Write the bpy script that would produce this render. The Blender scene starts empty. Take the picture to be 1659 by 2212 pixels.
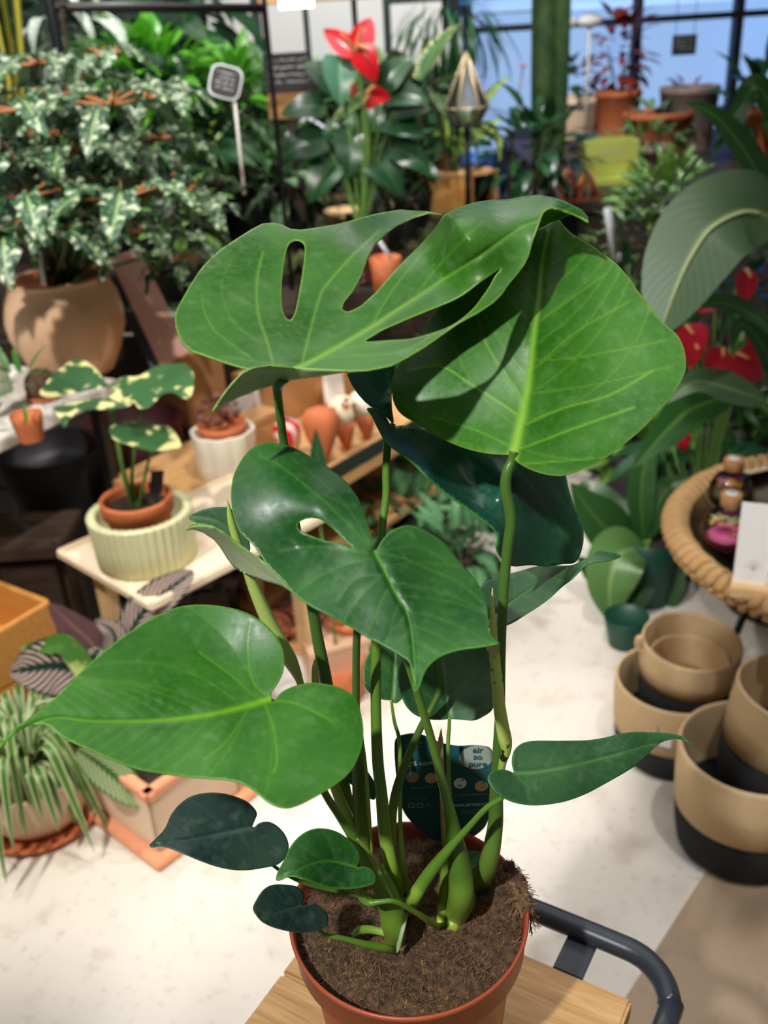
import bpy, bmesh, math, random
import numpy as np
from mathutils import Vector, Matrix
from mathutils.geometry import delaunay_2d_cdt
random.seed(7)
S = bpy.context.scene
COL = S.collection
# ------------------------------------------------------------------ camera
FPX = 2100.0; TH = math.radians(27); PHI = math.radians(3.5)
CAM = np.array([0, 0, 1.5])
_r = np.array([1, 0, 0.]); _u = np.array([0, math.sin(TH), math.cos(TH)]); FW = np.array([0, math.cos(TH), -math.sin(TH)])
RT = math.cos(PHI)*_r - math.sin(PHI)*_u; UP = math.sin(PHI)*_r + math.cos(PHI)*_u
cd = bpy.data.cameras.new('camera'); cam = bpy.data.objects.new('camera', cd); COL.objects.link(cam)
m = Matrix.Identity(4)
for i in range(3):
    m[i][0] = RT[i]; m[i][1] = UP[i]; m[i][2] = -FW[i]; m[i][3] = CAM[i]
cam.matrix_world = m
cd.sensor_fit = 'VERTICAL'; cd.sensor_height = 36.0; cd.lens = 36.0*FPX/2212.0
cd.clip_start = 0.02; cd.clip_end = 100
cd.dof.use_dof = True; cd.dof.focus_distance = 0.64; cd.dof.aperture_fstop = cd.lens/4.6
S.camera = cam
# ------------------------------------------------------------------ world, lights, exposure
S.view_settings.view_transform = 'Standard'; S.view_settings.look = 'None'
S.view_settings.gamma = 1.0; S.view_settings.use_curve_mapping = False
S.view_settings.exposure = -0.18
try:
    S.cycles.use_denoising = True; S.cycles.max_bounces = 7; S.cycles.transparent_max_bounces = 12
    S.cycles.caustics_reflective = False; S.cycles.caustics_refractive = False
    S.cycles.sample_clamp_indirect = 4.0
except Exception: pass
wd = bpy.data.worlds.new('sky'); S.world = wd; wd.use_nodes = True
bg = wd.node_tree.nodes['Background']; bg.inputs[0].default_value = (0.15, 0.42, 1.0, 1); bg.inputs[1].default_value = 1.6
def lamp(name, kind, loc, target, energy, color=(1, 1, 1), size=0.1, spot=60, blend=0.5):
    l = bpy.data.lights.new(name, kind); l.energy = energy; l.color = color
    if kind == 'AREA': l.size = size
    elif kind == 'SPOT': l.shadow_soft_size = size; l.spot_size = math.radians(spot); l.spot_blend = blend
    elif kind == 'SUN': l.angle = size
    o = bpy.data.objects.new(name, l); COL.objects.link(o); o.location = loc
    o.rotation_euler = (Vector(target)-Vector(loc)).to_track_quat('-Z', 'Y').to_euler()
    return o
WARM = (1.0, 0.93, 0.85); NEUT = (1.0, 0.975, 0.955)
lamp('spotlight', 'SPOT', (-0.75, -0.75, 2.75), (0.02, 0.55, 1.15), 235, NEUT, 0.035, 40, 0.4)
lamp('spotlight', 'SPOT', (0.75, 0.75, 2.9), (0.42, 1.08, 0.0), 92, NEUT, 0.03, 36, 0.25)
lamp('spotlight', 'SPOT', (-1.15, 0.5, 2.8), (-0.75, 2.2, 0.8), 300, WARM, 0.035, 62)
lamp('spotlight', 'SPOT', (0.35, 1.2, 2.9), (-0.42, 2.35, 0.5), 150, WARM, 0.04, 56)  # extra spot added from the right to lift the dim pink board
lamp('spotlight', 'SPOT', (-0.7, 2.8, 2.9), (-0.6, 3.6, 0.9), 170, NEUT, 0.04, 84)
lamp('spotlight', 'SPOT', (0.9, 3.4, 2.9), (0.9, 4.2, 0.9), 150, NEUT, 0.04, 80)
lamp('spotlight', 'SPOT', (-0.95, 2.1, 2.9), (-0.62, 1.1, 0.0), 75, NEUT, 0.02, 44, 0.3)
lamp('spotlight', 'SPOT', (0.2, 4.0, 2.95), (0.0, 5.6, 1.5), 190, NEUT, 0.04, 90)  # extra spot added to brighten the white panels at the back
lamp('ceiling_fill', 'AREA', (0, 0.3, 2.95), (0, 0.3, 0), 22, NEUT, 2.4)  # soft area fill added under the ceiling, not a real fitting
lamp('ceiling_fill', 'AREA', (0, 3.6, 2.95), (0, 3.6, 0), 38, NEUT, 2.4)  # second added fill, over the back half of the room
lamp('sun', 'SUN', (0, 0, 8), (1.2, 4.5, 2.0), 2.2, (1, 0.97, 0.93), 0.01)

# ------------------------------------------------------------------ pixel to point helpers
def ray(px, py): return (px-829.5)/FPX*RT - (py-1106)/FPX*UP + FW
def W(px, py, Y): d = ray(px, py); return CAM + d*(Y/d[1])
def G(px, py, z): d = ray(px, py); return CAM + d*((z-CAM[2])/d[2])
def depth(p): return float((np.array(p)-CAM) @ FW)
def mpx(p): return depth(p)/FPX            # metres per pixel at p
def pr(p):
    v = np.array(p)-CAM; z = v @ FW
    return 829.5+FPX*(v @ RT)/z, 1106-FPX*(v @ UP)/z
def hgt(b, ytop):                           # height above b whose top projects to ytop
    lo, hi = 0.0, 2.5
    for _ in range(30):
        mid = (lo+hi)/2
        if pr((b[0], b[1], b[2]+mid))[1] > ytop: lo = mid
        else: hi = mid
    return lo

# ------------------------------------------------------------------ materials
def lin(c):
    return tuple(((v/255.)/12.92 if v/255. <= 0.04045 else ((v/255.+0.055)/1.055)**2.4) for v in c)+(1,)
def nodes(name):
    mt = bpy.data.materials.new(name); mt.use_nodes = True
    nt = mt.node_tree; b = nt.nodes['Principled BSDF']
    return mt, nt, b
def N(nt, t, **k):
    n = nt.nodes.new(t)
    for a, v in k.items(): setattr(n, a, v)
    return n
def MIX(nt, fac, a, b, blend='MIX'):
    n = N(nt, 'ShaderNodeMix', data_type='RGBA', blend_type=blend)
    for s, v in ((0, fac), (6, a), (7, b)):
        if isinstance(v, bpy.types.NodeSocket): nt.links.new(v, n.inputs[s])
        else: n.inputs[s].default_value = v
    return n.outputs[2]
def MATH(nt, op, a, b=None, c=None, clamp=False):
    n = N(nt, 'ShaderNodeMath', operation=op, use_clamp=clamp)
    for s, v in ((0, a), (1, b), (2, c)):
        if v is None: continue
        if isinstance(v, bpy.types.NodeSocket): nt.links.new(v, n.inputs[s])
        else: n.inputs[s].default_value = v
    return n.outputs[0]
def NOISE(nt, scale, detail=4, obj=True, stretch=None):
    tc = N(nt, 'ShaderNodeTexCoord'); n = N(nt, 'ShaderNodeTexNoise'); n.inputs['Scale'].default_value = scale; n.inputs['Detail'].default_value = detail
    if stretch:
        mp = N(nt, 'ShaderNodeMapping'); mp.inputs['Scale'].default_value = stretch
        nt.links.new(tc.outputs['Object'], mp.inputs[0]); nt.links.new(mp.outputs[0], n.inputs['Vector'])
    else: nt.links.new(tc.outputs['Object'], n.inputs['Vector'])
    return n.outputs[0]
def RAMP(nt, fac, a, b):
    n = N(nt, 'ShaderNodeMapRange'); nt.links.new(fac, n.inputs[0]); n.inputs[1].default_value = a; n.inputs[2].default_value = b
    return n.outputs[0]
def ATTR(nt, name):
    return N(nt, 'ShaderNodeAttribute', attribute_name=name).outputs['Fac']
def BUMP(nt, b, h, strength=0.3, dist=0.002):
    n = N(nt, 'ShaderNodeBump'); n.inputs['Strength'].default_value = strength; n.inputs['Distance'].default_value = dist
    nt.links.new(h, n.inputs['Height']); nt.links.new(n.outputs[0], b.inputs['Normal'])
def plain(name, c, rough=0.6, c2=None, scale=20, bump=0.0, metal=0, stretch=None, spec=0.5, bdist=0.002):
    mt, nt, b = nodes(name); c = lin(c)
    b.inputs['Roughness'].default_value = rough; b.inputs['Metallic'].default_value = metal
    b.inputs['Specular IOR Level'].default_value = spec
    b.inputs['Base Color'].default_value = c
    if c2 is not None or bump:
        f = NOISE(nt, scale, 5, stretch=stretch)
        if c2 is not None: nt.links.new(MIX(nt, RAMP(nt, f, 0.35, 0.65), c, lin(c2)), b.inputs['Base Color'])
        if bump: BUMP(nt, b, f, bump, bdist)
    return mt
def leafmat(name, base, vein, dark=None, rough=0.38, edge=None, trans=0.18, bluish=0.0):
    """glossy leaf blade: veins and rim come from mesh attributes, mottling from noise"""
    mt, nt, b = nodes(name)
    base = lin(base); vein = lin(vein); dark = lin(dark) if dark else tuple(v*0.62 for v in base[:3])+(1,)
    edge = lin(edge) if edge else vein
    n1 = NOISE(nt, 22, 3); n2 = NOISE(nt, 260, 3)
    c = MIX(nt, RAMP(nt, n1, 0.35, 0.68), dark, base)
    c = MIX(nt, MATH(nt, 'MULTIPLY', RAMP(nt, n2, 0.45, 0.75), 0.22), c, tuple(min(1, v*1.6+0.02) for v in base[:3])+(1,))
    n3 = NOISE(nt, 95, 9); dust = MATH(nt, 'MULTIPLY', RAMP(nt, n3, 0.54, 0.72), 0.09); c = MIX(nt, dust, c, lin((176, 200, 160)))
    n4 = NOISE(nt, 11, 2); c = MIX(nt, MATH(nt, 'MULTIPLY', RAMP(nt, n4, 0.5, 0.75), 0.07), c, lin((150, 190, 130)))
    v = ATTR(nt, 'vein'); c = MIX(nt, v, c, vein)
    e = ATTR(nt, 'edge'); c = MIX(nt, e, c, edge)
    nt.links.new(c, b.inputs['Base Color'])
    ro = MATH(nt, 'MULTIPLY_ADD', RAMP(nt, n1, 0.3, 0.7), 0.20, rough-0.12); nt.links.new(MATH(nt, 'MULTIPLY_ADD', RAMP(nt, n2, 0.4, 0.7), 0.10, ro), b.inputs['Roughness'])
    b.inputs['Specular IOR Level'].default_value = 0.42
    h = MATH(nt, 'ADD', MATH(nt, 'MULTIPLY', n2, 0.25), MATH(nt, 'MULTIPLY', v, -0.7))
    BUMP(nt, b, h, 0.28, 0.0010)
    tr = N(nt, 'ShaderNodeBsdfTranslucent'); nt.links.new(MIX(nt, 0.5, c, lin((110, 170, 20))), tr.inputs[0])
    mx = N(nt, 'ShaderNodeMixShader'); mx.inputs[0].default_value = trans
    nt.links.new(b.outputs[0], mx.inputs[1]); nt.links.new(tr.outputs[0], mx.inputs[2])
    nt.links.new(mx.outputs[0], nt.nodes['Material Output'].inputs[0])
    return mt
def bladed(name, base, other=None, mode='plain', vein=None, rough=0.4, under=None, trans=0.15, rand=0.3):
    """leaf of background plants; pattern from the attributes u (across, -1..1) and v (along, 0..1)"""
    mt, nt, b = nodes(name); base = lin(base); other = lin(other) if other else base
    u = ATTR(nt, 'u'); v = ATTR(nt, 'v'); au = MATH(nt, 'ABSOLUTE', u)
    oi = N(nt, 'ShaderNodeObjectInfo')
    c = MIX(nt, MATH(nt, 'MULTIPLY', oi.outputs['Random'], rand*2), base, tuple(x*0.45 for x in base[:3])+(1,))
    if mode == 'margin':      # irregular pale margin
        n = NOISE(nt, 28, 3); f = RAMP(nt, MATH(nt, 'MULTIPLY_ADD', n, 2.4, MATH(nt, 'MULTIPLY', au, 0.6)), 1.74, 1.86); c = MIX(nt, f, c, other)
    elif mode == 'blotch':
        n = NOISE(nt, 15, 4, stretch=(1, 0.5, 1)); f = MATH(nt, 'MULTIPLY', RAMP(nt, n, 0.53, 0.62), 0.8); c = MIX(nt, f, c, other)
    elif mode == 'centre':    # pale central stripe
        f = MATH(nt, 'SUBTRACT', 1.0, RAMP(nt, au, 0.25, 0.5)); c = MIX(nt, f, c, other)
    elif mode == 'sides':     # pale edges, green centre
        f = RAMP(nt, au, 0.6, 0.75); c = MIX(nt, f, c, other)
    elif mode == 'stripes':   # pinstripes running from midrib to margin
        t = MATH(nt, 'MULTIPLY_ADD', au, -0.32, v)
        w = MATH(nt, 'SINE', MATH(nt, 'MULTIPLY', t, 82.0))
        f = RAMP(nt, w, 0.15, 0.4)
        f = MATH(nt, 'MULTIPLY', f, RAMP(nt, au, 0.08, 0.2)); f = MATH(nt, 'MULTIPLY', f, MATH(nt, 'SUBTRACT', 1.0, RAMP(nt, au, 0.84, 0.95)))
        c = MIX(nt, f, c, other)
    elif mode == 'bands':     # wavy cross bands of a snake plant
        n = NOISE(nt, 40, 3); w = MATH(nt, 'SINE', MATH(nt, 'ADD', MATH(nt, 'MULTIPLY', v, 70.0), MATH(nt, 'MULTIPLY', n, 9.0)))
        c = MIX(nt, MATH(nt, 'MULTIPLY', RAMP(nt, w, 0.1, 0.6), 0.5), c, lin((105, 130, 95)))
        c = MIX(nt, RAMP(nt, au, 0.68, 0.76), c, other)
    if vein:
        f = MATH(nt, 'SUBTRACT', 1.0, RAMP(nt, au, 0.03, 0.12)); c = MIX(nt, MATH(nt, 'MULTIPLY', f, 0.8), c, lin(vein))
    if under:
        g = N(nt, 'ShaderNodeNewGeometry'); c = MIX(nt, g.outputs['Backfacing'], c, lin(under))
    nt.links.new(c, b.inputs['Base Color']); b.inputs['Roughness'].default_value = rough
    w2 = MATH(nt, 'SINE', MATH(nt, 'MULTIPLY', MATH(nt, 'MULTIPLY_ADD', au, -0.3, v), 90.0)); BUMP(nt, b, w2, 0.05, 0.002)
    tr = N(nt, 'ShaderNodeBsdfTranslucent'); nt.links.new(c, tr.inputs[0])
    mx = N(nt, 'ShaderNodeMixShader'); mx.inputs[0].default_value = trans
    nt.links.new(b.outputs[0], mx.inputs[1]); nt.links.new(tr.outputs[0], mx.inputs[2])
    nt.links.new(mx.outputs[0], nt.nodes['Material Output'].inputs[0])
    return mt
def glassy(name, tint=(1, 1, 1), alpha=0.12, rough=0.03):
    mt, nt, b = nodes(name)
    t = N(nt, 'ShaderNodeBsdfTransparent'); t.inputs[0].default_value = tint+(1,)
    g = N(nt, 'ShaderNodeBsdfGlossy'); g.inputs['Roughness'].default_value = rough
    fr = N(nt, 'ShaderNodeFresnel'); fr.inputs[0].default_value = 1.45
    f = MATH(nt, 'ADD', fr.outputs[0], alpha*0.4, clamp=True)
    mx = N(nt, 'ShaderNodeMixShader'); nt.links.new(f, mx.inputs[0]); nt.links.new(t.outputs[0], mx.inputs[1]); nt.links.new(g.outputs[0], mx.inputs[2])
    nt.links.new(mx.outputs[0], nt.nodes['Material Output'].inputs[0])
    return mt
def woodmat(name, c, c2, rough=0.55, scale=6, stretch=(1, 14, 14)):
    mt, nt, b = nodes(name); f = NOISE(nt, scale, 6, stretch=stretch); g = NOISE(nt, scale*5, 4, stretch=stretch)
    f2 = MATH(nt, 'MULTIPLY_ADD', g, 0.45, MATH(nt, 'MULTIPLY', f, 0.6))
    nt.links.new(MIX(nt, RAMP(nt, f2, 0.38, 0.66), lin(c), lin(c2)), b.inputs['Base Color'])
    b.inputs['Roughness'].default_value = rough; BUMP(nt, b, f2, 0.25, 0.001)
    return mt
M = {}
M['leafA'] = leafmat('monstera_leaf_green', (62, 118, 34), (124, 172, 60), (42, 98, 24), edge=(136, 176, 70), rough=.36)
M['leafB'] = leafmat('monstera_leaf_bright', (66, 128, 30), (140, 196, 50), (44, 108, 20), edge=(150, 190, 84), trans=0.22)
M['leafC'] = leafmat('monstera_leaf_deep', (44, 104, 38), (92, 150, 50), (26, 80, 32), edge=(98, 158, 54), rough=.43)
M['leafF'] = leafmat('monstera_leaf_satin', (56, 120, 30), (120, 182, 34), (36, 96, 22), edge=(112, 168, 54))
M['leafD'] = leafmat('monstera_leaf_blue_sheen', (40, 104, 74), (90, 150, 80), (24, 78, 64), rough=0.32, edge=(90, 160, 70))  # blue of the glossy sheen is put into the leaf colour
M['leafH'] = leafmat('monstera_leaf_dark', (38, 66, 58), (62, 98, 76), (28, 52, 48), rough=0.42, edge=(44, 84, 66), trans=0.05)
M['leafK'] = leafmat('monstera_leaf_mid', (56, 102, 60), (98, 148, 78), (42, 86, 50), edge=(80, 130, 80))
M['under'] = leafmat('monstera_leaf_underside', (184, 200, 158), (176, 194, 128), (162, 182, 138), rough=0.5, edge=(140, 180, 70), trans=0.15)
def petmat(name, lo, hi, spots=False):
    mt, nt, b = nodes(name); t = ATTR(nt, 't'); n = NOISE(nt, 60, 4, stretch=(1, 1, 0.25))
    c = MIX(nt, RAMP(nt, t, 0.97, 0.72), lin(lo), lin(hi)); c = MIX(nt, MATH(nt, 'MULTIPLY', RAMP(nt, n, 0.4, 0.7), 0.3), c, lin(tuple(v*0.7 for v in hi)))
    if spots:
        s = NOISE(nt, 120, 3, stretch=(1, 1, 0.7)); c = MIX(nt, RAMP(nt, s, 0.60, 0.62), c, lin((40, 34, 16)))
    nt.links.new(c, b.inputs['Base Color']); b.inputs['Roughness'].default_value = 0.36; BUMP(nt, b, n, 0.15, 0.001)
    return mt
M['pet'] = petmat('petiole_green', (158, 188, 66), (92, 134, 44))
M['petd'] = petmat('petiole_dark_green', (138, 168, 60), (74, 112, 42))
M['petl'] = petmat('petiole_light_green', (165, 192, 76), (118, 156, 58))
M['sheath'] = petmat('rolled_leaf_sheath', (160, 190, 84), (176, 202, 104))
M['spear'] = petmat('rolled_leaf_spear', (150, 196, 66), (200, 224, 112), True)
M['terra'] = plain('orange_plastic', (172, 82, 50), 0.38, (160, 74, 46), 9, 0.05)
M['clay'] = plain('terracotta', (198, 112, 66), 0.75, (184, 100, 60), 30, 0.15)
M['soil'] = plain('peat', (98, 72, 50), 0.95, (46, 33, 23), 170, 0.9, bdist=0.004)
M['fibre'] = plain('peat_fibre', (138, 106, 70), 0.9, (62, 45, 30), 300)
M['darksoil'] = plain('dark_soil', (50, 38, 30), 0.95, (34, 24, 18), 60, 0.6)
M['oak'] = woodmat('oak_board', (196, 158, 104), (162, 118, 70))
M['pine'] = woodmat('pale_wood', (214, 170, 116), (190, 142, 90))
M['beech'] = woodmat('light_beech', (232, 200, 150), (214, 176, 124))
M['crate'] = woodmat('crate_wood', (178, 128, 76), (140, 94, 52))
M['kraft'] = plain('kraft_card', (196, 150, 100), 0.8, (184, 138, 90), 8)
M['steel'] = plain('dark_grey_steel', (58, 64, 70), 0.32, (50, 55, 62), 5, metal=0.3)
M['black'] = plain('black_metal', (24, 24, 28), 0.45)
M['blackm'] = plain('black_matt', (18, 18, 20), 0.9, (28, 27, 28), 90, 0.3)
M['white'] = plain('white_paint', (232, 228, 222), 0.5)
M['paper'] = plain('white_card', (240, 238, 236), 0.7)
M['cream'] = plain('cream_lacquer', (236, 218, 192), 0.35)
M['chalk'] = plain('chalk_black', (34, 33, 38), 0.7)
M['chalkw'] = plain('chalk_writing', (205, 205, 205), 0.8)
M['tan'] = plain('pale_terracotta', (226, 188, 154), 0.8, (214, 170, 134), 6, 0.1)
M['rope'] = plain('rope', (200, 162, 112), 0.85, (178, 138, 90), 40, 0.5)
def ropecoil(name, c, c2, pitch):
    mt, nt, b = nodes(name); tc = N(nt, 'ShaderNodeTexCoord'); sp = N(nt, 'ShaderNodeSeparateXYZ'); nt.links.new(tc.outputs['Object'], sp.inputs[0])
    w = MATH(nt, 'SINE', MATH(nt, 'MULTIPLY', sp.outputs[2], pitch)); n = NOISE(nt, 80, 3)
    nt.links.new(MIX(nt, MATH(nt, 'MULTIPLY', n, MATH(nt, 'SUBTRACT', 1.0, RAMP(nt, w, -1, 0.2))), lin(c), lin(c2)), b.inputs['Base Color'])
    b.inputs['Roughness'].default_value = 0.85; BUMP(nt, b, MATH(nt, 'MULTIPLY_ADD', n, 0.5, w), 0.5, 0.002); return mt
M['jute'] = ropecoil('jute_coil', (220, 192, 148), (176, 142, 100), 1100)
M['jutek'] = ropecoil('black_coil', (26, 25, 27), (14, 14, 15), 1100)
M['sage'] = plain('sage_ceramic', (204, 206, 162), 0.45)
M['ivory'] = plain('ivory_ceramic', (232, 226, 208), 0.4)
M['greyclay'] = plain('greyish_pink_clay', (150, 132, 124), 0.8, (132, 114, 108), 12)
M['gold'] = plain('bronze_glaze', (150, 98, 40), 0.32, (118, 72, 30), 7, metal=0.5)
M['maroon'] = plain('dark_red_plastic', (74, 24, 28), 0.5)
M['darkpot'] = plain('black_plastic', (30, 28, 30), 0.5)
M['greenpot'] = plain('dark_green_plastic', (14, 62, 50), 0.45)
M['teal'] = plain('teal_card', (40, 104, 108), 0.4, (30, 88, 94), 3)
M['tealtext'] = plain('pale_print', (190, 205, 205), 0.6)
M['pink'] = plain('pink_card', (232, 176, 160), 0.6)
M['red'] = plain('red_spathe', (214, 26, 40), 0.3, (196, 16, 34), 30)
M['redd'] = plain('crimson_spathe', (176, 22, 44), 0.35, (150, 18, 40), 30)
M['glass'] = glassy('clear_glass'); M['pane'] = glassy('window_glass', (0.9, 0.97, 1.0), 0.05)
M['cork'] = plain('cork', (206, 156, 104), 0.85, (180, 126, 76), 60, 0.4)
M['bark'] = plain('bark', (104, 76, 60), 0.9, (66, 46, 38), 30, 1.0, bdist=0.01)
M['acrylic'] = plain('translucent_acrylic', (196, 200, 206), 0.25)
M['petbrown'] = plain('orange_petiole', (190, 122, 70), 0.5, (165, 100, 60), 30)
M['stemgreen'] = plain('green_stem', (96, 136, 60), 0.5, (80, 118, 50), 30)
M['stemdark'] = plain('dark_stem', (52, 76, 40), 0.6, (70, 60, 40), 30)
M['moss'] = plain('moss', (88, 96, 46), 0.95, (50, 52, 30), 30, 0.8, bdist=0.01)
# ------------------------------------------------------------------ object helpers
def link(name, me, mat=None, parent=None, loc=None):
    o = bpy.data.objects.new(name, me); COL.objects.link(o)
    if mat is not None:
        for q in (mat if isinstance(mat, (list, tuple)) else [mat]): me.materials.append(M[q] if isinstance(q, str) else q)
    if parent is not None: o.parent = parent
    if loc is not None: o.location = loc
    return o
def tag(o, label, cat, group=None, kind=None):
    if label: o['label'] = label
    if cat: o['category'] = cat
    if group: o['group'] = group
    if kind: o['kind'] = kind
    return o
def thing(name, label, cat, loc=(0, 0, 0), group=None, rz=0):
    o = bpy.data.objects.new(name, None); COL.objects.link(o); o.location = loc; o.rotation_euler = (0, 0, rz); o.empty_display_size = 0.05
    return tag(o, label, cat, group)
def mesh(name, vs, fs, smooth=True):
    me = bpy.data.meshes.new(name); me.from_pydata([tuple(map(float, v)) for v in vs], [], [tuple(map(int, f)) for f in fs]); me.update()
    if smooth: me.polygons.foreach_set('use_smooth', [True]*len(me.polygons))
    return me
def attr(me, name, vals):
    a = me.attributes.new(name, 'FLOAT', 'POINT'); a.data.foreach_set('value', np.asarray(vals, dtype=np.float32))
def lathe_me(name, prof, seg=48, mod=None, caps=True):
    """prof: list of (r, z) from the outside bottom centre round to the inside; mod(angle, i) scales radius"""
    vs, fs = [], []
    n = len(prof)
    for i, (r, z) in enumerate(prof):
        for k in range(seg):
            a = 2*math.pi*k/seg; rr = r*(mod(a, i) if mod else 1)
            vs.append((rr*math.cos(a), rr*math.sin(a), z))
    for i in range(n-1):
        for k in range(seg):
            k2 = (k+1) % seg; fs.append((i*seg+k, i*seg+k2, (i+1)*seg+k2, (i+1)*seg+k))
    if caps:
        fs.append(tuple(range(seg))[::-1]); fs.append(tuple((n-1)*seg+k for k in range(seg)))
    me = mesh(name, vs, fs)
    for p in me.polygons:
        if len(p.vertices) > 4: p.use_smooth = False
    return me
def box_me(name, sx, sy, sz, bev=0.0, centre=False):
    bm = bmesh.new(); bmesh.ops.create_cube(bm, size=1)
    for v in bm.verts: v.co = Vector((v.co.x*sx, v.co.y*sy, v.co.z*sz + (0 if centre else sz/2)))
    if bev: bmesh.ops.bevel(bm, geom=bm.edges[:], offset=bev, segments=2, affect='EDGES')
    me = bpy.data.meshes.new(name); bm.to_mesh(me); bm.free(); return me
def box(name, c, s, mat, parent=None, rz=0, rx=0, ry=0, bev=0.002):
    o = link(name, box_me(name, *s, bev=bev), mat, parent, c); o.rotation_euler = (rx, ry, rz); return o
def catmull(P, n=8, closed=False):
    P = [np.array(p, float) for p in P]; out = []; m_ = len(P)
    rng = range(m_) if closed else range(m_-1)
    for i in rng:
        if closed: p0, p1, p2, p3 = P[i-1], P[i], P[(i+1) % m_], P[(i+2) % m_]
        else: p0, p1, p2, p3 = P[max(i-1, 0)], P[i], P[i+1], P[min(i+2, m_-1)]
        for k in range(n):
            t = k/n
            out.append(0.5*((2*p1)+(-p0+p2)*t+(2*p0-5*p1+4*p2-p3)*t*t+(-p0+3*p1-3*p2+p3)*t**3))
    if not closed: out.append(P[-1])
    return out
def tube_me(name, pts, rad, seg=10, sm=6, flat=1.0, facing=None):
    """pts 3-D, rad per point; flat < 1 squashes the section along 'facing'"""
    Q = catmull([list(p)+[r] for p, r in zip(pts, rad)], sm) if sm > 1 else [np.array(list(p)+[r]) for p, r in zip(pts, rad)]
    Q = np.array(Q); n = len(Q); vs, fs, ts = [], [], []
    T = np.gradient(Q[:, :3], axis=0); T /= np.linalg.norm(T, axis=1)[:, None]+1e-12
    ref = np.array(facing if facing is not None else (0.13, -1, 0.2), float)
    if abs(T[0] @ ref/np.linalg.norm(ref)) > 0.95: ref = np.array((1, 0, 0.1))
    nrm = ref-T[0]*(ref @ T[0]); nrm /= np.linalg.norm(nrm)
    for i in range(n):
        nrm = nrm-T[i]*(nrm @ T[i]); nrm /= np.linalg.norm(nrm)+1e-12; b = np.cross(T[i], nrm)
        for k in range(seg):
            a = 2*math.pi*k/seg
            vs.append(Q[i, :3]+Q[i, 3]*(math.cos(a)*nrm*flat+math.sin(a)*b)); ts.append(i/(n-1))
    for i in range(n-1):
        for k in range(seg):
            k2 = (k+1) % seg; fs.append((i*seg+k, (i+1)*seg+k, (i+1)*seg+k2, i*seg+k2))
    fs.append(tuple(range(seg))); fs.append(tuple((n-1)*seg+k for k in range(seg))[::-1])
    me = mesh(name, vs, fs); attr(me, 't', ts); return me
def tube(name, pts, rad, mat, parent=None, **k):
    if not isinstance(rad, (list, tuple)): rad = [rad]*len(pts)
    o = link(name, tube_me(name, pts, rad, **k), mat); 
    if parent: attach(o, parent)
    return o
def attach(o, parent):           # world-space mesh made a child of a moved empty without shifting it
    o.parent = parent
    p = parent; mw = Matrix.Identity(4)
    chain = []
    while p is not None: chain.append(p.matrix_basis.copy()); p = p.parent
    for mb in reversed(chain): mw = mw @ mb
    o.matrix_parent_inverse = mw.inverted()
    return o
def pixtube(name, pts, mat, parent=None, **k):
    """pts: (px, py, Y, half width in px)"""
    P = [W(a, b, Y) for a, b, Y, r in pts]; Rr = [r*mpx(p) for p, (a, b, Y, r) in zip(P, pts)]
    return tube(name, P, Rr, mat, parent, **k)

# ------------------------------------------------------------------ traced, curved leaf blades
def inside(poly, P):
    x, y = P[:, 0], P[:, 1]; c = np.zeros(len(P), bool); n = len(poly); j = n-1
    for i in range(n):
        xi, yi = poly[i]; xj, yj = poly[j]
        cond = ((yi > y) != (yj > y)) & (x < (xj-xi)*(y-yi)/((yj-yi)+1e-12)+xi); c ^= cond; j = i
    return c
def segdist(P, L):
    d = np.full(len(P), 1e9)
    for a, b in zip(L[:-1], L[1:]):
        ab = b-a; t = np.clip(((P-a) @ ab)/(ab @ ab+1e-9), 0, 1); q = a+t[:, None]*ab
        d = np.minimum(d, np.hypot(*(P-q).T))
    return d
def resample(poly, step, closed=True):
    L = list(poly)+([poly[0]] if closed else []); L = np.array(L); s = np.r_[0, np.cumsum(np.hypot(*np.diff(L, axis=0).T))]
    n = max(4, int(s[-1]/step)); t = np.linspace(0, s[-1], n+1)[:(-1 if closed else None)]
    return np.c_[np.interp(t, s, L[:, 0]), np.interp(t, s, L[:, 1])]
def tps(ctrl):
    A = np.array(ctrl, float); X = A[:, :2]/300.; y = A[:, 2]; n = len(A)
    def k(r): return np.where(r > 1e-9, r*r*np.log(r+1e-12), 0)
    K = k(np.linalg.norm(X[:, None]-X[None], axis=2))+np.eye(n)*1e-3; Pm = np.c_[np.ones(n), X]
    Mx = np.zeros((n+3, n+3)); Mx[:n, :n] = K; Mx[:n, n:] = Pm; Mx[n:, :n] = Pm.T
    w = np.linalg.solve(Mx, np.r_[y, 0, 0, 0])
    return lambda P: k(np.linalg.norm(P[:, None]/300.-X[None], axis=2)) @ w[:n]+np.c_[np.ones(len(P)), P/300.] @ w[n:]
def laterals(mid, out, n=7, ang=58, curve=0.010, t0=0.03, t1=0.9, wid=2.3, st=0.42):
    """side veins: leave the midrib at an angle and bend towards the tip"""
    M_ = resample(mid, 4, False); res = []
    for side in (-1, 1):
        for i in range(n):
            t = t0+(t1-t0)*(i+0.3*(side > 0))/n; j = min(int(t*len(M_)), len(M_)-2); d = M_[min(j+3, len(M_)-1)]-M_[j]; a0 = math.atan2(d[1], d[0])
            extra = 50*max(0, 1-i/1.6) if i < 2 else 0
            a = a0+side*math.radians(ang+extra); p = M_[j].copy(); L = [p.copy()]
            for _ in range(160):
                a -= side*curve*(1.0 if extra == 0 else 1.5); p = p+5*np.array([math.cos(a), math.sin(a)])
                if not inside(out, p[None])[0]: break
                L.append(p.copy())
            if len(L) > 3: res.append((np.array(L), wid, st))
    return res
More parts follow.
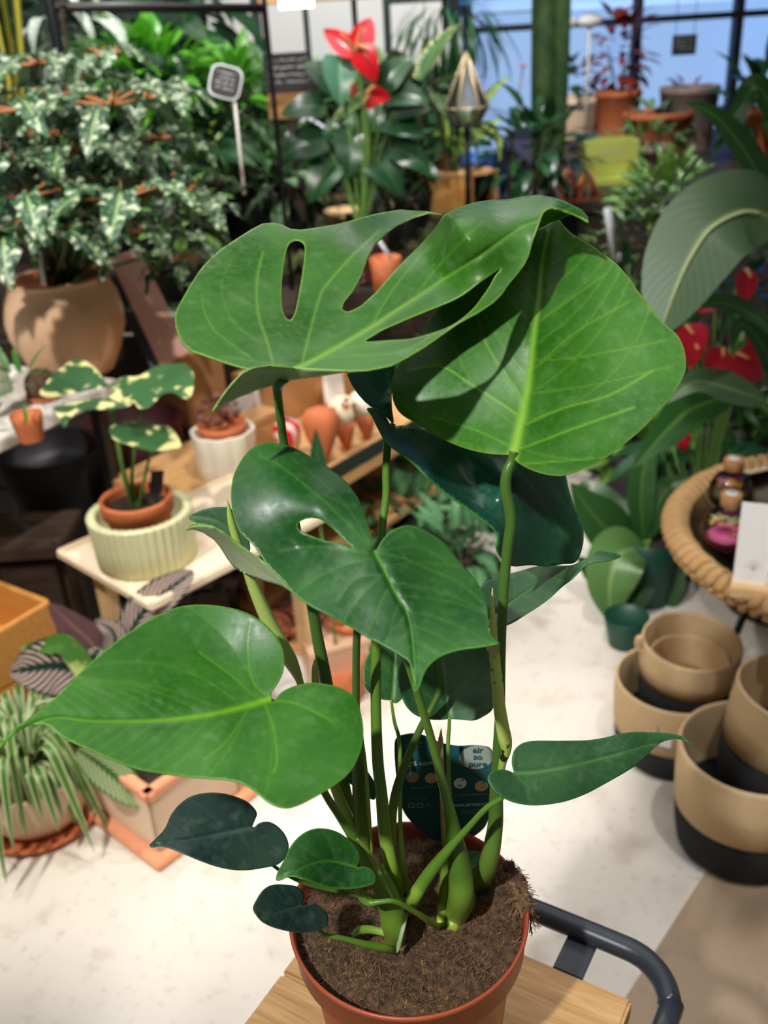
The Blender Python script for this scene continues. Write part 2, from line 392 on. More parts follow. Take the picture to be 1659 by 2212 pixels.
def blade_patch(outline, ctrl, mid=None, midw=5, veins=(), holes=(), step=5, nlat=7, ang=58, smooth=True, ridge=0.0012, latst=0.42, rim=2.0, wav=0.0):
    out = np.array(catmull(outline, 6, True)) if smooth else np.array(outline, float)
    out = resample(out, step); hs = [resample(np.array(catmull(h, 6, True)), step) for h in holes]
    x0, y0 = out.min(0); x1, y1 = out.max(0)
    gx, gy = np.meshgrid(np.arange(x0, x1, step), np.arange(y0, y1, step*0.87)); gx[1::2] += step/2
    Pg = np.c_[gx.ravel(), gy.ravel()]; ins = inside(out, Pg); loops = [out]+hs
    for h in hs: ins &= ~inside(h, Pg)
    Pg = Pg[ins]; ed = np.min([segdist(Pg, np.vstack([l, l[:1]])) for l in loops], axis=0); Pg = Pg[ed > step*0.55]
    V = [Vector(p) for l in loops for p in l]+[Vector(p) for p in Pg]; E = []; o = 0
    for l in loops:
        n = len(l); E += [(o+i, o+(i+1) % n) for i in range(n)]; o += n
    r = delaunay_2d_cdt(V, E, [], 0, 1e-4); P = np.array([tuple(v) for v in r[0]]); F_ = [tuple(f) for f in r[2]]
    cen = np.array([P[list(f)].mean(0) for f in F_]); ok = inside(out, cen)
    for h in hs: ok &= ~inside(h, cen)
    F_ = [f for f, k in zip(F_, ok) if k]
    edge = np.min([segdist(P, np.vstack([l, l[:1]])) for l in loops], axis=0)
    vein = np.zeros(len(P)); groove = np.zeros(len(P)); VL = []
    if mid is not None:
        mid = np.array(catmull(mid, 5)) ; VL += laterals(mid, out, nlat, ang, st=latst) if nlat else []
        d = segdist(P, mid); s = np.hypot(*(P-mid[0]).T)/max(1, np.hypot(*(mid[-1]-mid[0])))
        w = midw*(1-0.72*np.clip(s, 0, 1)); vein = np.maximum(vein, np.exp(-(d/w)**2)*(1-0.6*np.clip(s, 0, 1))); groove += np.exp(-(d/(w*2.2))**2)
    for L, w, s in list(VL)+[(np.array(catmull(v[0], 4)), v[1], v[2]) for v in veins]:
        w = max(w, step*.5); d = segdist(P, L); vein = np.maximum(vein, s*np.exp(-(d/w)**2)); groove += 0.45*s*np.exp(-(d/(w*4))**2)
    Y = tps(ctrl)(P)+ridge*groove
    if wav: Y += wav*np.sin(P[:, 0]/31.+P[:, 1]/47.)*np.exp(-edge/40.)
    X = np.array([W(p[0], p[1], y) for p, y in zip(P, Y)])
    return X, F_, np.clip(vein, 0, 1), np.exp(-(edge/rim)**2)*0.7
def traced_leaf(name, patches, mats, parent, thick=0.0007):
    """patches: list of (patch data, material index). mats: list of material keys (upper, underside)"""
    vs, fs, ve, eg, mi = [], [], [], [], []
    for (X, F_, v, e), k in patches:
        o = len(vs)
        a, b, c = X[F_[0][0]], X[F_[0][1]], X[F_[0][2]]
        flip = np.cross(b-a, c-a) @ (CAM-a) < 0
        vs += list(X); fs += [tuple(q+o for q in (f[::-1] if flip else f)) for f in F_]; ve += list(v); eg += list(e); mi += [k]*len(F_)
    me = mesh(name, vs, fs); attr(me, 'vein', ve); attr(me, 'edge', eg)
    o = link(name, me, mats); me.polygons.foreach_set('material_index', mi)
    if parent: attach(o, parent)
    s = o.modifiers.new('thickness', 'SOLIDIFY'); s.thickness = thick; s.offset = -1
    return o
# ------------------------------------------------------------------ generic leaves of the background plants
LEAFS = {}
SHAPES = {
 'lance': lambda t: math.sin(math.pi*min(1, t**0.8))**0.9,
 'ovate': lambda t: (math.sin(math.pi*t**0.62))**0.8,
 'strap': lambda t: min(1, t*6+0.35)*(1-t**3)**0.8,
 'heart': lambda t: (math.sin(math.pi*(t*0.9+0.1)**0.6))**0.7,
 'ovate2': lambda t: (math.sin(math.pi*(t*.96+.03)**.9))**.6,
 'paddle': lambda t: (math.sin(math.pi*t**1.3))**0.7,
}
def leaf_me(name, shape='lance', wr=0.35, droop=0.5, fold=0.25, nl=10, nc=4, lobe=0, wave=0.0, seed=0):
    """unit leaf: length 1 along +Y, upper side +Z"""
    key = (name, shape, wr, droop, fold, nl, nc, lobe, wave, seed)
    if key in LEAFS: return LEAFS[key]
    rnd = random.Random(seed); vs, fs, us, vv = [], [], [], []
    f = SHAPES[shape]; y = z = 0.0; a = 0.0
    sx = rnd.uniform(-.15, .15)
    for i in range(nl+1):
        t = i/nl; w = wr/2*max(0.0, f(t))
        if i: a = -droop*t*1.6; y += math.cos(a)/nl; z += math.sin(a)/nl
        for k in range(-nc, nc+1):
            u = k/nc; ww = w
            if lobe and abs(u) > 0.6: ww = w*(1-0.38*(0.5+0.5*math.cos(t*lobe*2*math.pi)))
            x = u*ww; zz = z+abs(x)*fold+wave*math.sin(t*19+(2 if u > 0 else 0))*abs(u)**2*wr*0.3
            vs.append((x+sx*t*t*0.3, y, zz)); us.append(u); vv.append(t)
    m_ = 2*nc+1
    for i in range(nl):
        for k in range(m_-1): fs.append((i*m_+k, i*m_+k+1, (i+1)*m_+k+1, (i+1)*m_+k))
    me = mesh(name, vs, fs); attr(me, 'u', us); attr(me, 'v', vv); LEAFS[key] = me; return me
def orient(loc, direction, length, up=(0, 0, 1), roll=0.0, wscale=1.0):
    y = Vector(direction).normalized(); u = Vector(up)
    if abs(y.dot(u)) > 0.98: u = Vector((0.3, -0.9, 0.1))
    x = y.cross(u).normalized(); z = x.cross(y)
    mt = Matrix((x, y, z)).transposed().to_4x4(); mt = mt @ Matrix.Rotation(roll, 4, 'Y') @ Matrix.Diagonal((length*wscale, length, length, 1))
    return Matrix.Translation(Vector(loc)) @ mt
MATME = {}
def put_leaf(parent, me, mat, mw, name='leaf'):
    k = (me.name, mat)
    if k not in MATME:
        c = me.copy(); c.materials.append(M[mat]); MATME[k] = c
    o = bpy.data.objects.new(name, MATME[k]); COL.objects.link(o)
    o.matrix_world = mw; attach(o, parent); return o
def rot_dir(az, el): return (math.cos(az)*math.cos(el), math.sin(az)*math.cos(el), math.sin(el))
def bush(parent, centre, rad, n, mat, shape='lance', length=0.12, wr=0.35, droop=0.5, fold=0.2, lobe=0, wave=0, up=0.3, seed=0, wsc=1.0, name='leaf', jit=0.3, stems=0, base=None, stemmat='stemdark'):
    """leaves spread over an ellipsoid-shaped crown, pointing outwards"""
    r = random.Random(seed); mes = [leaf_me('blade', shape, wr, droop*r.uniform(.7, 1.3), fold, 8, 3, lobe, wave, s+seed*10) for s in range(3)]
    c = np.array(centre, float); rad = np.array(rad if hasattr(rad, '__len__') else (rad,)*3, float)
    for i in range(n):
        g = (i+0.5)/n; el = math.asin(1-1.75*g); az = i*2.39996+r.uniform(-.3, .3); d = np.array(rot_dir(az, el)); k = r.uniform(0.35, 1)**0.6
        p = c+d*rad*k*0.85; dd = d+np.array((0, 0, up))+np.array([r.uniform(-jit, jit) for _ in range(3)])
        put_leaf(parent, mes[i % 3], mat, orient(p, dd, length*r.uniform(.7, 1.15), roll=r.uniform(-.4, .4), wscale=wsc), name)
    if stems and base is not None:
        for i in range(stems):
            az = i*2.4; e = c+rad*np.array((math.cos(az)*0.45, math.sin(az)*0.45, r.uniform(-.2, .5)))
            b = np.array(base)+np.array((math.cos(az), math.sin(az), 0))*0.012
            tube('stem', [b, (b+e)/2+np.array((0, 0, 0.02)), e], [length*.035, length*.03, length*.02], stemmat, parent, seg=6, sm=4)
def ribbon(name, pts, wid, mat, parent, shape='lance', facing=(0, -0.6, 0.8), fold=0.25, nc=4, sm=6, wave=0.0):
    """blade following a 3-D path; wid is its greatest width in metres"""
    Q = np.array(catmull(pts, sm)); n = len(Q); T = np.gradient(Q, axis=0); T /= np.linalg.norm(T, axis=1)[:, None]+1e-12
    f = SHAPES[shape]; vs, fs, us, vv = [], [], [], []; s = np.r_[0, np.cumsum(np.linalg.norm(np.diff(Q, axis=0), axis=1))]; s /= s[-1]; fc = np.array(facing, float)
    for i in range(n):
        x = np.cross(T[i], fc); x /= np.linalg.norm(x)+1e-9; nn = np.cross(x, T[i]); w = wid/2*max(0.015, f(s[i]))
        for k in range(-nc, nc+1):
            u = k/nc; vs.append(Q[i]+x*u*w+nn*(abs(u)*w*fold+wave*wid*math.sin(s[i]*22+(1.5 if u > 0 else 0))*u*u)); us.append(u); vv.append(s[i])
    m_ = 2*nc+1
    for i in range(n-1):
        for k in range(m_-1): fs.append((i*m_+k, i*m_+k+1, (i+1)*m_+k+1, (i+1)*m_+k))
    me = mesh(name, vs, fs); attr(me, 'u', us); attr(me, 'v', vv); o = link(name, me, mat)
    if parent: attach(o, parent)
    return o
def pixribbon(name, pts, wpx, mat, parent, **k):
    P = [W(*p) for p in pts]; return ribbon(name, P, wpx*mpx(P[len(P)//2]), mat, parent, **k)
def fibre_soil(name, r, z, parent, mat='darksoil', h=0.004, seed=1, dome=0.0):
    rnd = np.random.RandomState(seed); vs = [(0, 0, z+dome)]; fs = []; nr, ns = 6, 24
    for i in range(1, nr+1):
        for k in range(ns):
            a = 2*math.pi*k/ns; q = r*i/nr; vs.append((q*math.cos(a), q*math.sin(a), z+dome*(1-(i/nr)**2)+rnd.uniform(-h, h)*(i < nr)))
    for k in range(ns): fs.append((0, 1+k, 1+(k+1) % ns))
    for i in range(nr-1):
        for k in range(ns):
            a = 1+i*ns+k; b = 1+i*ns+(k+1) % ns; fs.append((a, a+ns, b+ns, b))
    return link(name, mesh(name, vs, fs), mat, parent)
def pot_prof(rt, rb, h, t=0.004, lip=0.0, liph=0.0, inner=0.35):
    P = [(rb*0.6, 0), (rb, 0), (rb, 0.001)]
    if lip: P += [(rt-lip-0.0005, h-liph-0.002), (rt, h-liph), (rt, h)]
    else: P += [(rb+(rt-rb)*.33, h*.33), (rb+(rt-rb)*.66, h*.66), (rt, h)]
    P += [(rt-t*.5, h+t*.3), (rt-t, h), (rb+(rt-rb)*(1-inner)-t-lip*.5, h*(1-inner)), (0.002, h*(1-inner))]
    return P
def pot_me(rt, rb, h, **k):
    seg = k.pop('seg', 40); mod = k.pop('mod', None); return lathe_me('pot', pot_prof(rt, rb, h, **k), seg, mod)
def potted(name, label, cat, px, py, z, wtop, wbot, ytop, mat, pot='pot', group=None, soil=True, **k):
    """a potted plant standing at pixel px,py on height z; returns root, centre of the rim, radius"""
    b = G(px, py, z); s = mpx(b); rt = wtop/2*s; rb = wbot/2*s; b = b+np.array((0, rb, 0)); h = hgt(b, ytop)
    t = thing(name, label, cat, tuple(b), group); link(pot, pot_me(rt, rb, h, **k), mat, t)
    if soil: fibre_soil('soil', rt*0.86, h*0.86, t)
    return t, b+np.array((0, 0, h*0.86)), rt
def text(name, body, size, mat, parent, mw, extrude=0.0002, align='CENTER', bold=0.0):
    cu = bpy.data.curves.new(name, 'FONT'); cu.body = body; cu.size = size; cu.extrude = extrude; cu.align_x = align; cu.offset = bold; cu.resolution_u = 3
    tmp = bpy.data.objects.new('tmp', cu); COL.objects.link(tmp)
    me = bpy.data.meshes.new_from_object(tmp.evaluated_get(bpy.context.evaluated_depsgraph_get())); bpy.data.objects.remove(tmp); me.name = name
    o = link(name, me, mat); o.matrix_world = mw; 
    if parent: attach(o, parent)
    return o
def face_mat(centre, normal, up=(0, 0, 1), off=0.0):
    """matrix whose +Z is the given normal and +Y is upwards: for flat print on a surface"""
    z = Vector(normal).normalized(); x = Vector(up).cross(z).normalized(); y = z.cross(x)
    return Matrix.Translation(Vector(centre)+z*off) @ Matrix((x, y, z)).transposed().to_4x4()
def squig(parent, mw, w, h, n, off, name='chalk_writing', mat='chalkw'):
    """rows of handwriting too blurred to read"""
    r = random.Random(int(w*1e5)); vs, fs = [], []
    for i in range(n):
        y = h/2-h*(i+.3)/n; x = -w/2; q = h/n*.32
        for j in range(int(w/(q*.9))):
            if r.random() < .15: x += q*.9; continue
            a = (x, y+r.uniform(-.5, .5)*q); b = (x+q*.8, y+r.uniform(-.7, 1.1)*q); o = len(vs); t = q*.16
            vs += [(a[0]-t, a[1], off), (a[0]+t, a[1], off), (b[0]+t, b[1], off), (b[0]-t, b[1], off)]; fs.append((o, o+1, o+2, o+3))
            o = len(vs); vs += [(a[0], a[1]-t, off), (b[0], a[1]-t, off), (b[0], a[1]+t, off), (a[0], a[1]+t, off)]; fs.append((o, o+1, o+2, o+3)); x += q*.9
    o = link(name, mesh(name, vs, fs, False), mat); o.matrix_world = mw; attach(o, parent)
# ------------------------------------------------------------------ the monstera in the middle
POT = np.array((0.0, 0.493, 0.9268)); SOILZ = POT[2]-0.010
def YS(px, py): return float(G(px, py, SOILZ)[1])
BOARDZ = POT[2]-0.150
def main_plant():
    root = thing('potted_monstera', 'large green monstera plant in a plain orange plastic nursery pot on the wooden stool', 'plant', (POT[0], POT[1], BOARDZ))
    h = 0.150; r = 0.0850
    prof = [(0.03, 0), (0.064, 0), (0.0645, 0.004), (0.0745, h-0.036), (0.0775, h-0.031), (0.0832, h-0.026), (0.0840, h-0.004), (0.0858, h-0.003), (0.0862, h), (0.0850, h+0.001), (0.0836, h), (0.0822, h-0.004), (0.0812, h-0.026), (0.0725, h-0.036), (0.062, 0.01), (0.001, 0.01)]
    pot = link('pot', lathe_me('pot', prof, 96), 'terra', root)
    # peat with lumps, plus loose fibres and the clump hanging over the rim
    rnd = np.random.RandomState(3); vs, fs = [], []; nr, ns = 34, 120
    ph = rnd.uniform(0, 6.28, 8); fx = rnd.uniform(40, 190, 8); fy = rnd.uniform(40, 190, 8)
    def sz(x, y):
        v = sum(math.sin(x*a+y*b+c)/(1+k*0.2) for k, (a, b, c) in enumerate(zip(fx, fy, ph)))*0.0015
        q = math.hypot(x, y)/0.082
        v += 0.004*max(0, 1-((x-0.055)**2+(y-0.03)**2)/0.0009) - 0.006*max(0, q-0.85)/0.15*(x < 0.02)
        v += 0.009*max(0, 1-((x-0.072)**2+(y-0.018)**2)/0.0006)
        return h-0.011+v
    vs.append((0, 0, sz(0, 0)))
    for i in range(1, nr+1):
        for k in range(ns):
            a = 2*math.pi*k/ns; q = 0.0815*i/nr; x, y = q*math.cos(a), q*math.sin(a); vs.append((x, y, sz(x, y)+rnd.uniform(-.0009, .0009)))
    for k in range(ns): fs.append((0, 1+k, 1+(k+1) % ns))
    for i in range(nr-1):
        for k in range(ns):
            a = 1+i*ns+k; b = 1+i*ns+(k+1) % ns; fs.append((a, a+ns, b+ns, b))
    link('soil', mesh('soil', vs, fs), 'soil', root)
    vs, fs = [], []
    def strand(x, y, z, a, l, w, el):
        o = len(vs); d = np.array((math.cos(a)*math.cos(el), math.sin(a)*math.cos(el), math.sin(el))); s = np.array((-math.sin(a), math.cos(a), 0))*w; p = np.array((x, y, z)); c = rnd.uniform(-.3, .3)
        for j in range(4):
            q = p+d*l*j/3+s/w*l*c*(j/3)**2-np.array((0, 0, 1))*l*0.25*(j/3)**2; vs.extend([q-s, q+s])
        for j in range(3): fs.append((o+2*j, o+2*j+1, o+2*j+3, o+2*j+2))
    for i in range(9000):
        q = 0.080*math.sqrt(rnd.uniform()); a = rnd.uniform(0, 6.283); x, y = q*math.cos(a), q*math.sin(a)
        strand(x, y, sz(x, y)+0.0004, rnd.uniform(0, 6.28), rnd.uniform(.002, .0075), rnd.uniform(.00007, .0002)*(1 if i % 25 else 3.5), rnd.uniform(-.1, .8))
    for i in range(1500):
        a = rnd.uniform(-.08, .42); q = rnd.uniform(.076, .0905); x, y = q*math.cos(a), q*math.sin(a)
        strand(x, y, h+0.003-max(0, q-.087)*3+rnd.uniform(-.018, .003)*(q > .087), rnd.uniform(0, 6.28), rnd.uniform(.003, .008), rnd.uniform(.0002, .0004), rnd.uniform(-1, .3))
    tag(link('peat_fibres', mesh('peat_fibres', vs, fs), 'fibre', root), None, None, kind='stuff')
    cl = []; cf = []
    for (cx_, cy_, cz_, rr) in ((.0815, .020, h-.002, .008), (.0862, .012, h-.009, .005), (.0862, .004, h-.018, .004), (.077, .030, h+.000, .007)):
        o = len(cl)
        for i in range(9):
            for k in range(14):
                e = -math.pi/2+math.pi*i/8; a = 2*math.pi*k/14; q = rr*(1+rnd.uniform(-.22, .22)); cl.append((cx_+q*math.cos(e)*math.cos(a)*.8, cy_+q*math.cos(e)*math.sin(a), cz_+q*math.sin(e)))
        for i in range(8):
            for k in range(14): cf.append((o+i*14+k, o+i*14+(k+1) % 14, o+(i+1)*14+(k+1) % 14, o+(i+1)*14+k))
    link('soil_clump', mesh('soil_clump', cl, cf), 'soil', root)['label'] = 'clump of peat spilling over the right of the rim'
    # ---- leaf A: top left blade with slit and split
    dA = 0.015
    cA = [(x, y, Y+dA) for x, y, Y in [(390, 700, .50), (410, 620, .53), (541, 496, .60), (600, 480, .612), (649, 496, .598), (758, 476, .63), (953, 463, .65), (739, 668, .535), (630, 600, .555), (640, 795, .472), (584, 790, .47), (450, 771, .475), (751, 802, .468), (880, 772, .475), (1000, 693, .50), (1100, 613, .53), (1148, 532, .545), (1170, 465, .555), (1194, 450, .56), (1273, 481, .565), (1240, 440, .585), (1162, 420, .60), (1062, 430, .61), (958, 465, .60), (855, 581, .565), (880, 650, .535), (960, 600, .55), (1082, 581, .535), (557, 640, .535), (690, 646, .54)]]
    oA = [(537, 798), (497, 787), (450, 771), (414, 758), (393, 740), (382, 715), (377, 689), (382, 668), (393, 646), (414, 610), (436, 577), (472, 541), (505, 519), (541, 496), (566, 483), (591, 480), (610, 485), (628, 494), (649, 496), (678, 492), (722, 485), (758, 476), (812, 461), (866, 452), (884, 454), (924, 456), (953, 462), (953, 464), (924, 461), (895, 470), (859, 487), (834, 505), (812, 527), (794, 559), (781, 595), (761, 631), (743, 653), (739, 668), (749, 673), (761, 670), (780, 660), (812, 631), (855, 581), (902, 534), (935, 498), (958, 465), (984, 450), (1023, 437), (1062, 431), (1092, 431), (1127, 424), (1162, 420), (1197, 426), (1231, 439), (1257, 452), (1270, 467), (1273, 482), (1273, 482), (1255, 471), (1234, 462), (1209, 453), (1194, 450), (1179, 454), (1171, 463), (1166, 478), (1158, 501), (1148, 532), (1143, 552), (1133, 572), (1118, 592), (1100, 613), (1085, 635), (1067, 653), (1032, 676), (994, 696), (956, 722), (918, 749), (880, 772), (845, 790), (794, 800), (751, 802), (667, 798), (613, 792), (584, 790), (560, 793)]
    hA = [[(629, 523), (642, 519), (654, 525), (658, 537), (655, 574), (647, 624), (638, 671), (626, 691), (613, 675), (609, 649), (609, 617), (613, 574), (620, 537)],
          [(791, 737), (808, 724), (826, 713), (855, 700), (880, 689), (931, 668), (989, 643), (1037, 610), (1067, 590), (1082, 581), (1070, 595), (1057, 618), (1042, 640), (1022, 666), (989, 694), (956, 711), (905, 727), (880, 732), (848, 734)]]
    vA = [([(591, 787), (577, 736), (557, 675), (555, 602), (568, 545)], 3.2, .75), ([(653, 783), (667, 725), (689, 646), (704, 617), (758, 555), (815, 500)], 3.2, .75), ([(799, 707), (826, 660), (866, 602), (910, 550)], 2.4, .5), ([(541, 772), (490, 735), (461, 711), (440, 670), (436, 635)], 2.2, .45), ([(700, 770), (760, 768), (866, 758), (950, 715)], 2.2, .4), ([(620, 787), (560, 780), (480, 770)], 2, .35), ([(900, 635), (960, 560), (1040, 480)], 2.2, .4), ([(720, 755), (790, 745), (870, 735)], 1.8, .3), ([(560, 740), (500, 690), (478, 620), (500, 560)], 1.6, .3)]
    mA = [(642, 793), (667, 783), (722, 753), (794, 711), (866, 664), (956, 605), (1037, 552), (1095, 511), (1146, 483), (1240, 446)]
    pA_ = 0; pA = blade_patch(oA, cA, mA, 5.5, [(a, b*.9, c*.7) for a, b, c in vA], hA, step=4.2, nlat=0, smooth=False, ridge=0.0014)
    oA2 = [(458, 892), (479, 859), (501, 830), (523, 807), (548, 795), (584, 790), (613, 792), (667, 798), (751, 802), (751, 803), (685, 814), (642, 820), (620, 824), (584, 834), (555, 843), (523, 856), (490, 870), (468, 883)]
    pA2 = blade_patch(oA2, [(458, 892, .462), (530, 830, .475), (584, 790, .485), (667, 798, .484), (751, 802, .483), (620, 823, .500), (555, 843, .490)], None, veins=[([(640, 812), (560, 830), (500, 858)], 1.6, .4)], step=5, smooth=False)
    oA3 = [(1166, 488), (1171, 463), (1180, 454), (1194, 450), (1212, 454), (1236, 463), (1212, 474), (1190, 481)]
    pA3 = blade_patch(oA3, [(1166, 488, .585), (1171, 463, .572), (1194, 450, .575), (1236, 463, .583), (1200, 476, .592)], None, step=5, smooth=False)
    traced_leaf('leaf', [(pA, 0), (pA2, 1), (pA3, 0)], ['leafA', 'under'], root)['label'] = 'upper left leaf with one closed slit and one open split'
    # ---- leaf B: big upright blade at the right
    oB = [(1104, 984), (1084, 982), (1049, 979), (997, 966), (945, 943), (901, 916), (867, 895), (852, 873), (847, 851), (846, 825), (856, 799), (875, 768), (905, 727), (926, 691), (946, 666), (990, 622), (1060, 565), (1130, 512), (1180, 486), (1205, 474), (1219, 489), (1234, 504), (1260, 519), (1285, 534), (1300, 546), (1331, 569), (1362, 604), (1379, 630), (1405, 660), (1431, 695), (1461, 721), (1474, 743), (1481, 769), (1481, 799), (1470, 825), (1448, 860), (1422, 890), (1379, 934), (1331, 973), (1292, 999), (1257, 1014), (1227, 1025), (1205, 1028), (1171, 1023), (1140, 1012), (1120, 1000), (1112, 992)]
    cB = [(1110, 985, .517), (1123, 921, .530), (1153, 730, .565), (1171, 565, .602), (1205, 475, .618), (850, 850, .570), (945, 943, .548), (905, 727, .592), (1480, 780, .555), (1300, 546, .612), (1331, 973, .524), (1205, 1028, .512), (1379, 630, .592), (1300, 800, .560), (1250, 700, .578), (980, 850, .558), (1030, 700, .582), (1420, 840, .545), (1060, 900, .540), (1200, 930, .532)]
    mB = [(1108, 990), (1123, 921), (1140, 834), (1153, 730), (1164, 643), (1171, 565), (1185, 500)]
    vB = [([(1134, 917), (1214, 882), (1320, 852), (1410, 800)], 2.4, .55), ([(1123, 969), (1149, 960), (1240, 925), (1370, 880)], 2.4, .55), ([(1116, 895), (1020, 832), (950, 790), (880, 800)], 2.4, .55), ([(1135, 870), (1060, 760), (1035, 700), (1030, 650)], 2, .4), ([(1118, 1003), (1180, 998), (1280, 990)], 1.8, .4), ([(1104, 965), (1030, 930), (930, 900)], 1.8, .35), ([(1150, 800), (1240, 720), (1360, 650)], 2, .35), ([(1158, 700), (1240, 640), (1310, 590)], 1.8, .3), ([(1148, 780), (1260, 770), (1440, 735)], 1.6, .3), ([(1145, 850), (1290, 830), (1455, 790)], 1.4, .25)]
    pB = blade_patch(oB, cB, mB, 11, vB, step=4.2, nlat=8, ang=52, latst=.18, smooth=True, ridge=-0.0012, wav=0.0006)
    traced_leaf('leaf', [(pB, 0)], ['leafB', 'under'], root)['label'] = 'broad upright leaf at the right, bright midrib'
    pixtube('petiole', [(1110, 975, .518, 10), (1105, 996, .517, 10), (1095, 1021, .515, 11.5), (1092, 1055, .514, 12.5), (1101, 1100, .513, 12.5), (1103, 1135, .512, 12), (1097, 1180, .511, 11.5), (1089, 1260, .509, 11), (1084, 1350, .507, 10.5), (1082, 1440, .505, 10), (1080, 1540, .503, 11), (1075, 1640, .50, 12.5), (1072, 1716, .498, 15), (1069, 1791, .496, 17), (1053, 1870, .494, 21), (1030, 1915, YS(1030, 1915)+.004, 22), (1005, 1955, YS(1005, 1955), 21), (980, 1992, YS(980, 1992), 14)], 'petd', root, seg=16)
    # ---- leaf C: centre blade
    oC = [(805, 1187), (804, 1174), (797, 1136), (784, 1098), (767, 1065), (738, 1031), (695, 1001), (653, 976), (619, 961), (581, 955), (556, 961), (531, 980), (508, 1018), (501, 1043), (499, 1077), (503, 1111), (518, 1149), (548, 1178), (569, 1208), (586, 1229), (611, 1254), (636, 1284), (670, 1309), (712, 1330), (759, 1356), (801, 1381), (835, 1398), (864, 1415), (881, 1427), (889, 1444), (894, 1470), (892, 1489), (900, 1493), (908, 1478), (917, 1453), (932, 1432), (957, 1415), (991, 1404), (1033, 1398), (1058, 1394), (1077, 1389), (1066, 1378), (1058, 1364), (1056, 1347), (1052, 1313), (1041, 1276), (1024, 1250), (991, 1212), (961, 1174), (932, 1153), (902, 1140), (873, 1136), (843, 1149), (826, 1166), (816, 1183), (811, 1189)]
    cC = [(808, 1187, .455), (790, 1110, .478), (700, 1003, .513), (619, 961, .512), (510, 1018, .498), (500, 1090, .482), (586, 1229, .452), (712, 1330, .428), (892, 1491, .385), (860, 1300, .428), (980, 1403, .405), (1075, 1389, .408), (1041, 1276, .455), (961, 1174, .482), (873, 1136, .482), (700, 1080, .475), (640, 1180, .467), (940, 1260, .452), (600, 1040, .488), (860, 1200, .456)]
    hC = [[(643, 1134), (653, 1124), (674, 1119), (695, 1124), (721, 1145), (746, 1170), (763, 1184), (738, 1174), (704, 1168), (670, 1157), (649, 1147)]]
    mC = [(809, 1190), (816, 1204), (839, 1250), (860, 1292), (877, 1318), (889, 1364), (895, 1430), (897, 1480)]
    vC = [([(806, 1190), (780, 1162), (738, 1119), (674, 1060), (603, 1005), (560, 985)], 3, .5), ([(800, 1185), (760, 1110), (700, 1045), (630, 990)], 2, .3), ([(812, 1194), (870, 1205), (906, 1221), (991, 1259), (1040, 1300)], 2.6, .5), ([(826, 1190), (900, 1180), (960, 1210)], 2, .3), ([(812, 1198), (760, 1191), (690, 1180), (600, 1190)], 2, .35), ([(835, 1240), (770, 1250), (730, 1300)], 1.8, .35), ([(845, 1262), (820, 1300), (815, 1350)], 1.6, .3)]
    pC = blade_patch(oC, cC, mC, 4.2, [(a, b, c*.75) for a, b, c in vC], hC, step=4.4, nlat=8, ang=60, latst=.25, smooth=True, ridge=0.0018)
    pC2 = blade_patch([(1046, 1397), (1060, 1393), (1077, 1389), (1080, 1401), (1074, 1426), (1064, 1421), (1054, 1408)], [(1046, 1397, .412), (1077, 1389, .408), (1072, 1424, .418), (1058, 1410, .416)], None, step=4, smooth=False)
    traced_leaf('leaf', [(pC, 0), (pC2, 1)], ['leafC', 'under'], root)['label'] = 'central deep green leaf with one open slit'
    pixtube('petiole', [(809, 1194, .458, 9), (797, 1260, .478, 8), (780, 1330, .488, 8), (771, 1368, .492, 8.5), (769, 1491, .502, 8.5), (770, 1600, .508, 10), (775, 1721, .512, 14), (782, 1800, .51, 15), (794, 1870, .508, 12)], 'petd', root)
    # ---- leaf D: blade behind with a bluish sheen in its colour, folded lobes
    oD = [(794, 883), (807, 881), (821, 885), (834, 900), (846, 919), (870, 919), (896, 923), (950, 935), (1050, 955), (1150, 975), (1210, 1000), (1223, 1030), (1228, 1053), (1238, 1086), (1251, 1115), (1259, 1138), (1261, 1164), (1258, 1183), (1253, 1199), (1241, 1216), (1215, 1219), (1179, 1224), (1147, 1221), (1114, 1224), (1100, 1221), (1090, 1212), (1085, 1209), (1075, 1193), (1072, 1180), (1075, 1160), (1069, 1147), (1052, 1131), (1026, 1112), (994, 1089), (961, 1066), (922, 1030), (896, 1004), (864, 978), (838, 959), (825, 939), (815, 920), (805, 900)]
    cD = [(794, 883, .562), (846, 919, .585), (896, 923, .592), (838, 959, .563), (864, 978, .560), (922, 1030, .558), (994, 1089, .556), (1072, 1160, .548), (1090, 1120, .565), (1085, 1209, .553), (1103, 1222, .562), (1180, 1224, .592), (1261, 1164, .612), (1223, 1030, .625), (1130, 1000, .592), (1000, 970, .615), (900, 960, .588), (1020, 1060, .588), (960, 1010, .598), (1090, 1040, .572), (1170, 1110, .590)]
    vD = [([(850, 921), (900, 925), (1000, 960), (1095, 1000)], 3, .6), ([(1095, 1000), (1150, 1050), (1200, 1130), (1250, 1195)], 2.4, .4), ([(1095, 1000), (1180, 1040), (1230, 1100)], 2, .3), ([(880, 925), (940, 1000), (1060, 1060)], 2.4, .3), ([(980, 955), (1030, 1010), (1085, 1050)], 2, .3)]
    pD = blade_patch(oD, cD, None, 4, vD, step=6, smooth=True, ridge=0.003)
    oE = [(751, 806), (775, 790), (820, 775), (870, 770), (864, 793), (852, 815), (847, 838), (846, 858), (847, 884), (851, 910), (849, 918), (846, 913), (834, 900), (818, 887), (805, 880), (789, 867), (773, 848), (760, 828)]
    pE = blade_patch(oE, [(755, 806, .575), (864, 780, .608), (849, 918, .587), (789, 867, .570), (835, 850, .590), (848, 870, .580), (800, 800, .595)], None, veins=[([(848, 915), (842, 860), (838, 800)], 2.4, .5), ([(848, 915), (810, 850), (780, 800)], 1.6, .3)], step=5, smooth=False)
